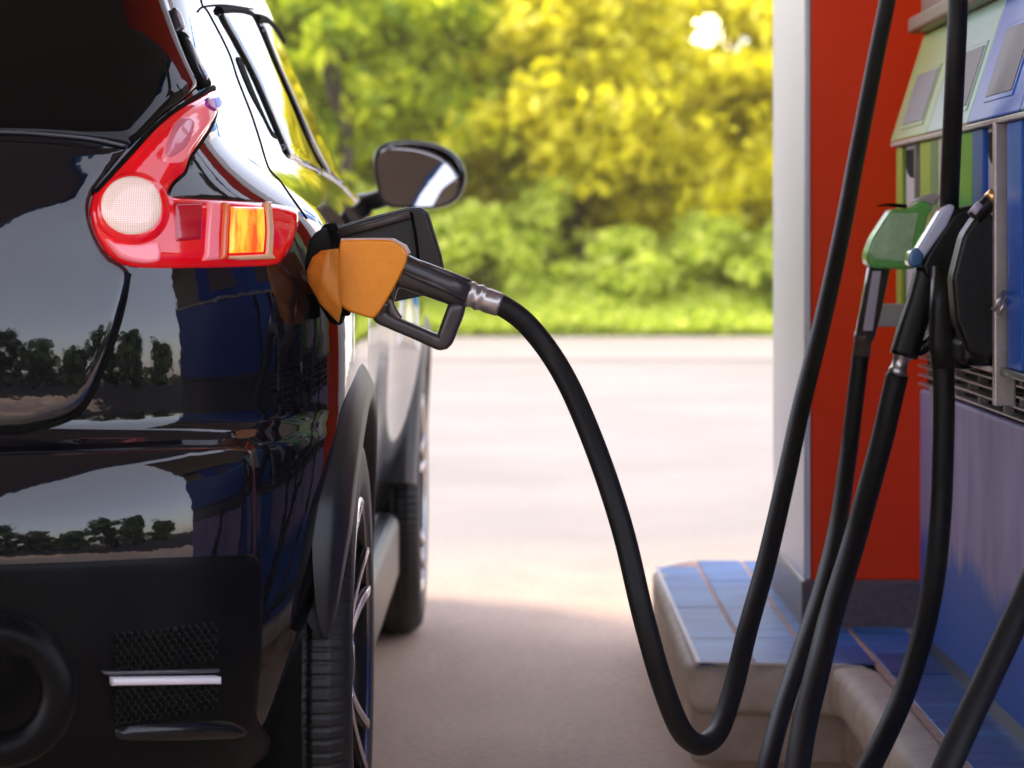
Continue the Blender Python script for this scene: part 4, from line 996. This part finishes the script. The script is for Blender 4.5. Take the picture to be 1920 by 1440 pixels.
T.append(slab('cover', [(1780, 520), (1800, 440), (1826, 402), (1852, 398), (1874, 428), (1884, 500), (1884, 590), (1874, 640), (1850, 680), (1810, 660), (1786, 600)], TD - .11, .055, M['black'], bev=.008, seg=3))
T.append(slab('holster_back', [(1738, 480), (1790, 420), (1812, 410), (1822, 440), (1826, 690), (1790, 692), (1740, 660), (1742, 560)], TD + .13, .05, M['black'], bev=.008, seg=3))
T.append(sweep('grip', [P(1772, 500, TD), P(1768, 580, TD), P(1766, 650, TD), P(1768, 690, TD)], [.0195, .020, .019, .018], M['black'], None, sides=24, sq=1.5))
T.append(sweep('trigger_guard', spline([tuple(P(x, y, TD)) for x, y in [(1775, 640), (1810, 665), (1850, 640), (1868, 590), (1880, 540)]], 30), .010, M['black'], None, sides=14, sq=1.6, aspect=1.4))
T.append(sweep('trigger', [P(1862, 582, TD - .19), P(1884, 545, TD - .19)], .004, M['silver'], None, sq=1.5)); T.append(sweep('trigger', [P(1872, 590, TD - .19), P(1888, 562, TD - .19)], .003, M['silver'], None, sq=1.5))
T.append(sweep('spout', spline([tuple(P(x, y, TD - .13)) for x, y in [(1826, 410), (1850, 385), (1872, 362)]], 12), .013, M['black'], None))
T.append(sweep('spout_tip', [P(1856, 378, TD - .135), P(1868, 366, TD - .135), P(1873, 360, TD - .135)], [.0135, .0135, .011], M['brass'], None))
T.append(sweep('spout_clip', [P(1824, 398, TD - .16), P(1838, 382, TD - .16)], .006, M['lilac'], None, sq=1.6))
adopt(tn, *T)
hose([(1768, 680, TD), (1770, 760, TD), (1768, 860, TD), (1764, 960, TD), (1752, 1080, TD - .03), (1730, 1190, TD - .08), (1695, 1300, TD - .15), (1650, 1400, TD - .24), (1612, 1470, TD - .3), (1570, 1540, TD - .36), (1620, 1640, TD - .4), (1800, 1680, TD - .5), (2000, 1560, TD - .6), (2200, 1300, TD - .7)], r=.0165, n=260, label='black hose running straight down the blue cabinet then curving towards the kerb', group='hoses hanging from the pump')
hose([(1798, -900, 4.3), (1797, -200, 4.05), (1796, 0, 3.98), (1790, 150, 3.98), (1783, 300, 4.05), (1780, 395, 4.13), (1784, 440, 4.16)], r=.0150, n=160, label='brown black hose coming straight down from above into the nozzle bay', group='hoses hanging from the pump')
hose([(2115, 850, 3.36), (2030, 900, 3.31), (1950, 1060, 3.28), (1905, 1160, 3.25), (1860, 1255, 3.22), (1815, 1350, 3.18), (1775, 1440, 3.15), (1740, 1530, 3.12), (1700, 1640, 3.1), (1720, 1780, 3.1), (1880, 1740, 3.2), (2020, 1560, 3.34), (2125, 1480, 3.42)], r=.0170, n=200, label='black hose crossing the bottom right corner in front of the pump', group='hoses hanging from the pump')

# ------------------------------------------------------------ trees and shrubs behind the forecourt
def leaves(pts, size, up=.5, seed=0):
    g = np.random.default_rng(seed); n = len(pts); s = size * g.uniform(.6, 1.35, n)
    a = g.normal(size=(n, 3)); a /= np.linalg.norm(a, axis=1, keepdims=True); b = g.normal(size=(n, 3)); b -= (b * a).sum(1, keepdims=True) * a; b /= np.linalg.norm(b, axis=1, keepdims=True)
    c = np.cross(a, b)
    q = np.stack([pts - a * s[:, None], pts + b * s[:, None] * .55 + c * s[:, None] * .12, pts + a * s[:, None] * 1.05, pts - b * s[:, None] * .55 + c * s[:, None] * .12], 1)
    return q.reshape(-1, 3)
def leafmesh(name, V, m, parent=None):
    n = len(V) // 4; me = bpy.data.meshes.new(name); me.vertices.add(len(V)); me.vertices.foreach_set('co', V.astype('f').ravel())
    me.loops.add(n * 4); me.loops.foreach_set('vertex_index', np.arange(n * 4, dtype='i')); me.polygons.add(n)
    me.polygons.foreach_set('loop_start', np.arange(0, n * 4, 4, dtype='i')); me.update(calc_edges=True); me.validate()
    o = bpy.data.objects.new(name, me); col.objects.link(o); me.materials.append(m)
    if parent: o.parent = parent
    return o
def tree(x, y, h, w, mname, label, seed, trunk_r=.09, nclump=60, nleaf=170, size=.10, base=.2, cat='tree', group='trees behind the hedge', name='tree', gap=None):
    g = np.random.default_rng(seed); root = empty(name, (x, y, 0)); tag(root, label, cat, group)
    V = []; bmv = []; segs = []
    top = Vector((g.normal() * .2, g.normal() * .2, h * .85))
    tp = spline([(0, 0, -.05), (g.normal() * .1, g.normal() * .1, h * .3), (g.normal() * .2, g.normal() * .2, h * .6), tuple(top)], 14)
    segs.append((tp, [trunk_r * (1 - .75 * i / (len(tp) - 1)) for i in range(len(tp))]))
    for k in range(nclump):
        t = g.uniform(0, 1) ** .8; z = h * (base + (1 - base) * t); rr = w * (max(.05, math.sin(math.pi * min(.97, .22 + .78 * t) ** .9)) ** .6) * g.uniform(.3, 1.05)
        an = g.uniform(0, 2 * math.pi); c = np.array([rr * math.cos(an), rr * math.sin(an), z]); cr2 = g.uniform(.28, .6) * w * .42
        nl = int(nleaf * g.uniform(.5, 1.4)); p = g.normal(size=(nl, 3)); p /= np.linalg.norm(p, axis=1, keepdims=True)
        p *= (g.uniform(0, 1, (nl, 1)) ** .9) * cr2 * 1.5; p[:, 2] *= .6; tl_ = g.normal(size=3) * .5; p += (p @ tl_)[:, None] * tl_[None, :]; V.append(c + p)
        if k % 3 == 0:
            i0 = min(len(tp) - 2, int(len(tp) * min(.9, max(.15, (z / h) * .75)))); s0 = tp[i0]
            mid = (np.array(s0) + c) / 2 + np.array([0, 0, -.08 * h * .3]); segs.append((spline([tuple(s0), tuple(mid), tuple(c)], 6), None))
    V = np.concatenate(V)
    if gap is not None:
        q = V + np.array([x, y, 0]); sx = q[:, 0] / q[:, 1] * gap[2]; sz = (q[:, 2] - EYE) / q[:, 1] * gap[2]
        dd = np.hypot(sx - gap[0], sz - gap[1]); V = V[dd > gap[3] * g.uniform(.25, 1.9, len(V))]
    V = V[V[:, 2] > .02]
    leafmesh('crown', leaves(V, size, seed=seed), M[mname], root)
    vv = []; ff = []
    for path, rad in segs:
        n = len(path); b0 = len(vv)
        for i, q in enumerate(path):
            r = rad[i] if rad else trunk_r * .35 * (1 - .8 * i / (n - 1))
            tdir = Vector(path[min(i + 1, n - 1)]) - Vector(path[max(i - 1, 0)]); tdir.normalize(); s = tdir.cross(Vector((.3, 1, .1))).normalized(); u = s.cross(tdir)
            for k in range(8): a = math.pi * k / 4; vv.append(Vector(q) + s * math.cos(a) * r + u * math.sin(a) * r)
        for i in range(n - 1):
            for k in range(8): k2 = (k + 1) % 8; ff.append((b0 + i * 8 + k, b0 + i * 8 + k2, b0 + (i + 1) * 8 + k2, b0 + (i + 1) * 8 + k))
    pyd('trunk', vv, ff, M['bark'], root); return root
GAP = (2.04, 2.06, 27.0, .50)
tree(-2.6, 27.0, 3.7, 1.7, 'leaf_green', 'yellow green leafy tree at the left, just beside the car roof', 21, nclump=125, nleaf=210)
tree(-.9, 27.5, 3.75, 1.7, 'leaf_green', 'broad yellow green tree directly above the car mirror', 22, nclump=125, nleaf=210)
tree(.75, 27.2, 3.7, 1.45, 'leaf_mid', 'golden leaved tree standing left of the brightest foliage', 23, gap=GAP, nclump=120, nleaf=200, base=.3)
tree(2.15, 27.6, 3.75, 1.4, 'leaf_yellow', 'golden leaved tree nearest the white side of the red column', 24, gap=GAP, nclump=120, nleaf=200, base=.22)
tree(3.9, 27.2, 3.7, 1.7, 'leaf_yellow', 'golden leaved tree hidden mostly behind the red column', 25, gap=GAP, nclump=60, nleaf=180)
tree(-4.6, 27.5, 3.8, 1.9, 'leaf_green', 'green tree hidden mostly behind the black car', 26, nclump=60, nleaf=180)
tree(6.2, 28, 3.9, 2.0, 'leaf_green', 'green tree behind the fuel pump', 27, nclump=50, nleaf=160)
tree(-7.5, 28, 3.9, 2.2, 'leaf_green', 'green tree far to the left behind the car', 28, nclump=50, nleaf=160)
# slender stems seen near the car
tree(-1.75, 25.9, 3.2, .55, 'leaf_green', 'thin dark stemmed young tree between the car roof and its mirror', 31, trunk_r=.16, nclump=10, nleaf=60, base=.75)
for i, (x, y, h, w, mn, lb) in enumerate([
    (-.35, 25.6, 1.15, .62, 'leaf_lime', 'bright lime shrub right of the nozzle at the forecourt edge'),
    (.45, 25.9, 1.5, .5, 'leaf_lime', 'taller lime shrub in the middle of the hedge row'),
    (1.15, 25.6, .95, .6, 'leaf_lime', 'low rounded lime shrub right of the tallest shrub'),
    (1.95, 25.7, 1.05, .6, 'leaf_lime', 'lime shrub left of the white column side'),
    (2.75, 25.6, 1.1, .6, 'leaf_lime', 'lime shrub hidden behind the column'),
    (-1.15, 25.6, 1.3, .62, 'leaf_lime', 'lime shrub hidden behind the fuel flap and mirror'),
    (-2.0, 25.7, 1.2, .6, 'leaf_lime', 'lime shrub hidden behind the car body')]):
    tree(x, y, h, w, mn, lb, 50 + i, trunk_r=.03, nclump=55, nleaf=150, size=.055, base=.05, cat='shrub', group='shrubs in the hedge row', name='shrub')
# dense wood closing the view behind them
g = np.random.default_rng(77); n = 90000
p = np.stack([g.uniform(-16, 16, n), g.uniform(29.5, 33, n), g.uniform(0, 1, n) ** .8 * 4.0], 1)
k = (np.sin(p[:, 0] * 2.1 + np.sin(p[:, 2] * 1.7) * 1.4) + np.sin(p[:, 2] * 2.6 + p[:, 0])) > -1.75
tag(leafmesh('distant_wood', leaves(p[k & (np.hypot(p[:, 0] / p[:, 1] * 27 - GAP[0], (p[:, 2] - EYE) / p[:, 1] * 27 - GAP[1]) > GAP[3])], .17, seed=5), M['leaf_wood'], None), kind='stuff')
# grass strip at the hedge foot
n = 70000; yy = g.uniform(24.62, 26.4, n); xx = g.uniform(-6, 6, n); p = np.stack([xx, yy, (g.uniform(.0, 1, n) ** .7) * (.12 + .34 * np.clip((yy - 24.6) / .9, 0, 1)) * (1 + .25 * np.sin(xx * 3.1) * np.sin(xx * 1.3 + 1))], 1)
tag(leafmesh('grass', leaves(p, .05, seed=6), M['leaf_lime'], None), kind='stuff')

# ------------------------------------------------------------ what the paintwork mirrors: trees and poles behind the camera, added shop to the side
WORDS = ['straight behind the viewer', 'behind the viewer by the first pole', 'behind the viewer, short and wide', 'behind the viewer by the second pole', 'far behind on the right', 'on the right, third from the car', 'on the right by the third pole', 'on the right, tall', 'far out to the right', 'furthest round to the right', 'behind the viewer to the left', 'behind and far left']
for i in range(12):
    an = R(-12 + i * 9.5) if i < 10 else R(-24 - (i - 10) * 12); rr = 21 + (i * 7 % 4) * 1.5
    tree(math.sin(an) * rr, -math.cos(an) * rr + 2, 2.9 + (i * 5 % 3) * .9, 2.3, 'leaf_dark', 'dark leafy tree ' + WORDS[i], 80 + i, nclump=46, nleaf=110, size=.24, base=.05, group='trees behind the viewer')
for i, x in enumerate((-5.2, -1.2, 3.2)):
    r_ = empty('utility_pole', (x, -20, 0)); tag(r_, ['wooden utility pole behind the viewer, left', 'wooden utility pole behind the viewer, middle', 'wooden utility pole behind the viewer, right'][i], 'utility pole', 'utility poles behind the viewer')
    adopt(r_, sweep('pole', [(x, -20, 0), (x, -20, 7.5)], .12, M['bark']), sweep('crossarm', [(x - .9, -20, 7.0), (x + .9, -20, 7.0)], .06, M['bark'], up=(0, 0, 1)))

sh = empty('station_shop', (12, 19, 0)); tag(sh, 'white station shop with blue band and dark windows, hidden behind the fuel pump', 'shop')  # added out of sight to mirror white and blue in the car pillar
sp_ = [boxo('wall', 4.2, 22, 15.5, 24, 0, 4.2, M['white_wall'], bev=0), boxo('roof_band', 4.05, 22.1, 15.35, 24.1, 4.2, 4.9, M['canopy_blue'], bev=0), boxo('roof', 4.0, 22.2, 15.3, 24.2, 4.9, 5.6, M['white_wall'], bev=0)]  # wall, band and roof of the added shop, out of sight
for x in (6, 9.5, 13): sp_.append(boxo('window', x, x + 2.4, 15.46, 15.6, .6, 2.6, M['dark_opening'], bev=0))
adopt(sh, *sp_)

# low sun seen through the gap in the leaves
bm = bmesh.new(); bmesh.ops.create_icosphere(bm, subdivisions=4, radius=4.2); sun_o = frombm('sun_disc', bm, M['sun'], smooth=True)
sun_o.location = (400 * (1332 - VX) / FPX, 400, EYE + 400 * (VY - 62) / FPX); tag(sun_o, kind='structure')

tt = empty('totem_sign', (2.6, 20, 0)); tag(tt, 'tall bright blue station sign standing behind the red column', 'sign')  # added out of sight for a blue streak in the pillar paint
adopt(tt, boxo('sign_panel', 2.42, 2.86, 19.9, 20.1, .5, 4.6, M['totem'], bev=.02), boxo('sign_base', 2.35, 2.93, 19.8, 20.2, 0, .5, M['white_wall'], bev=.02), boxo('sign_band', 2.41, 2.87, 19.885, 19.899, 3.3, 3.6, M['white_wall'], bev=0))

if HAZE:
    hm = bpy.data.materials.new('thin_warm_haze'); hm.use_nodes = True; hn = hm.node_tree.nodes; hn.remove(hn['Principled BSDF'])
    vo = hn.new('ShaderNodeVolumePrincipled'); vo.inputs['Color'].default_value = (1, .86, .50, 1); vo.inputs['Density'].default_value = HAZE; vo.inputs['Anisotropy'].default_value = .2
    hm.node_tree.links.new(vo.outputs[0], hn['Material Output'].inputs['Volume'])
    tag(boxo('haze', -90, 90, -70, 110, -1, 9.5, hm, bev=0), kind='stuff')
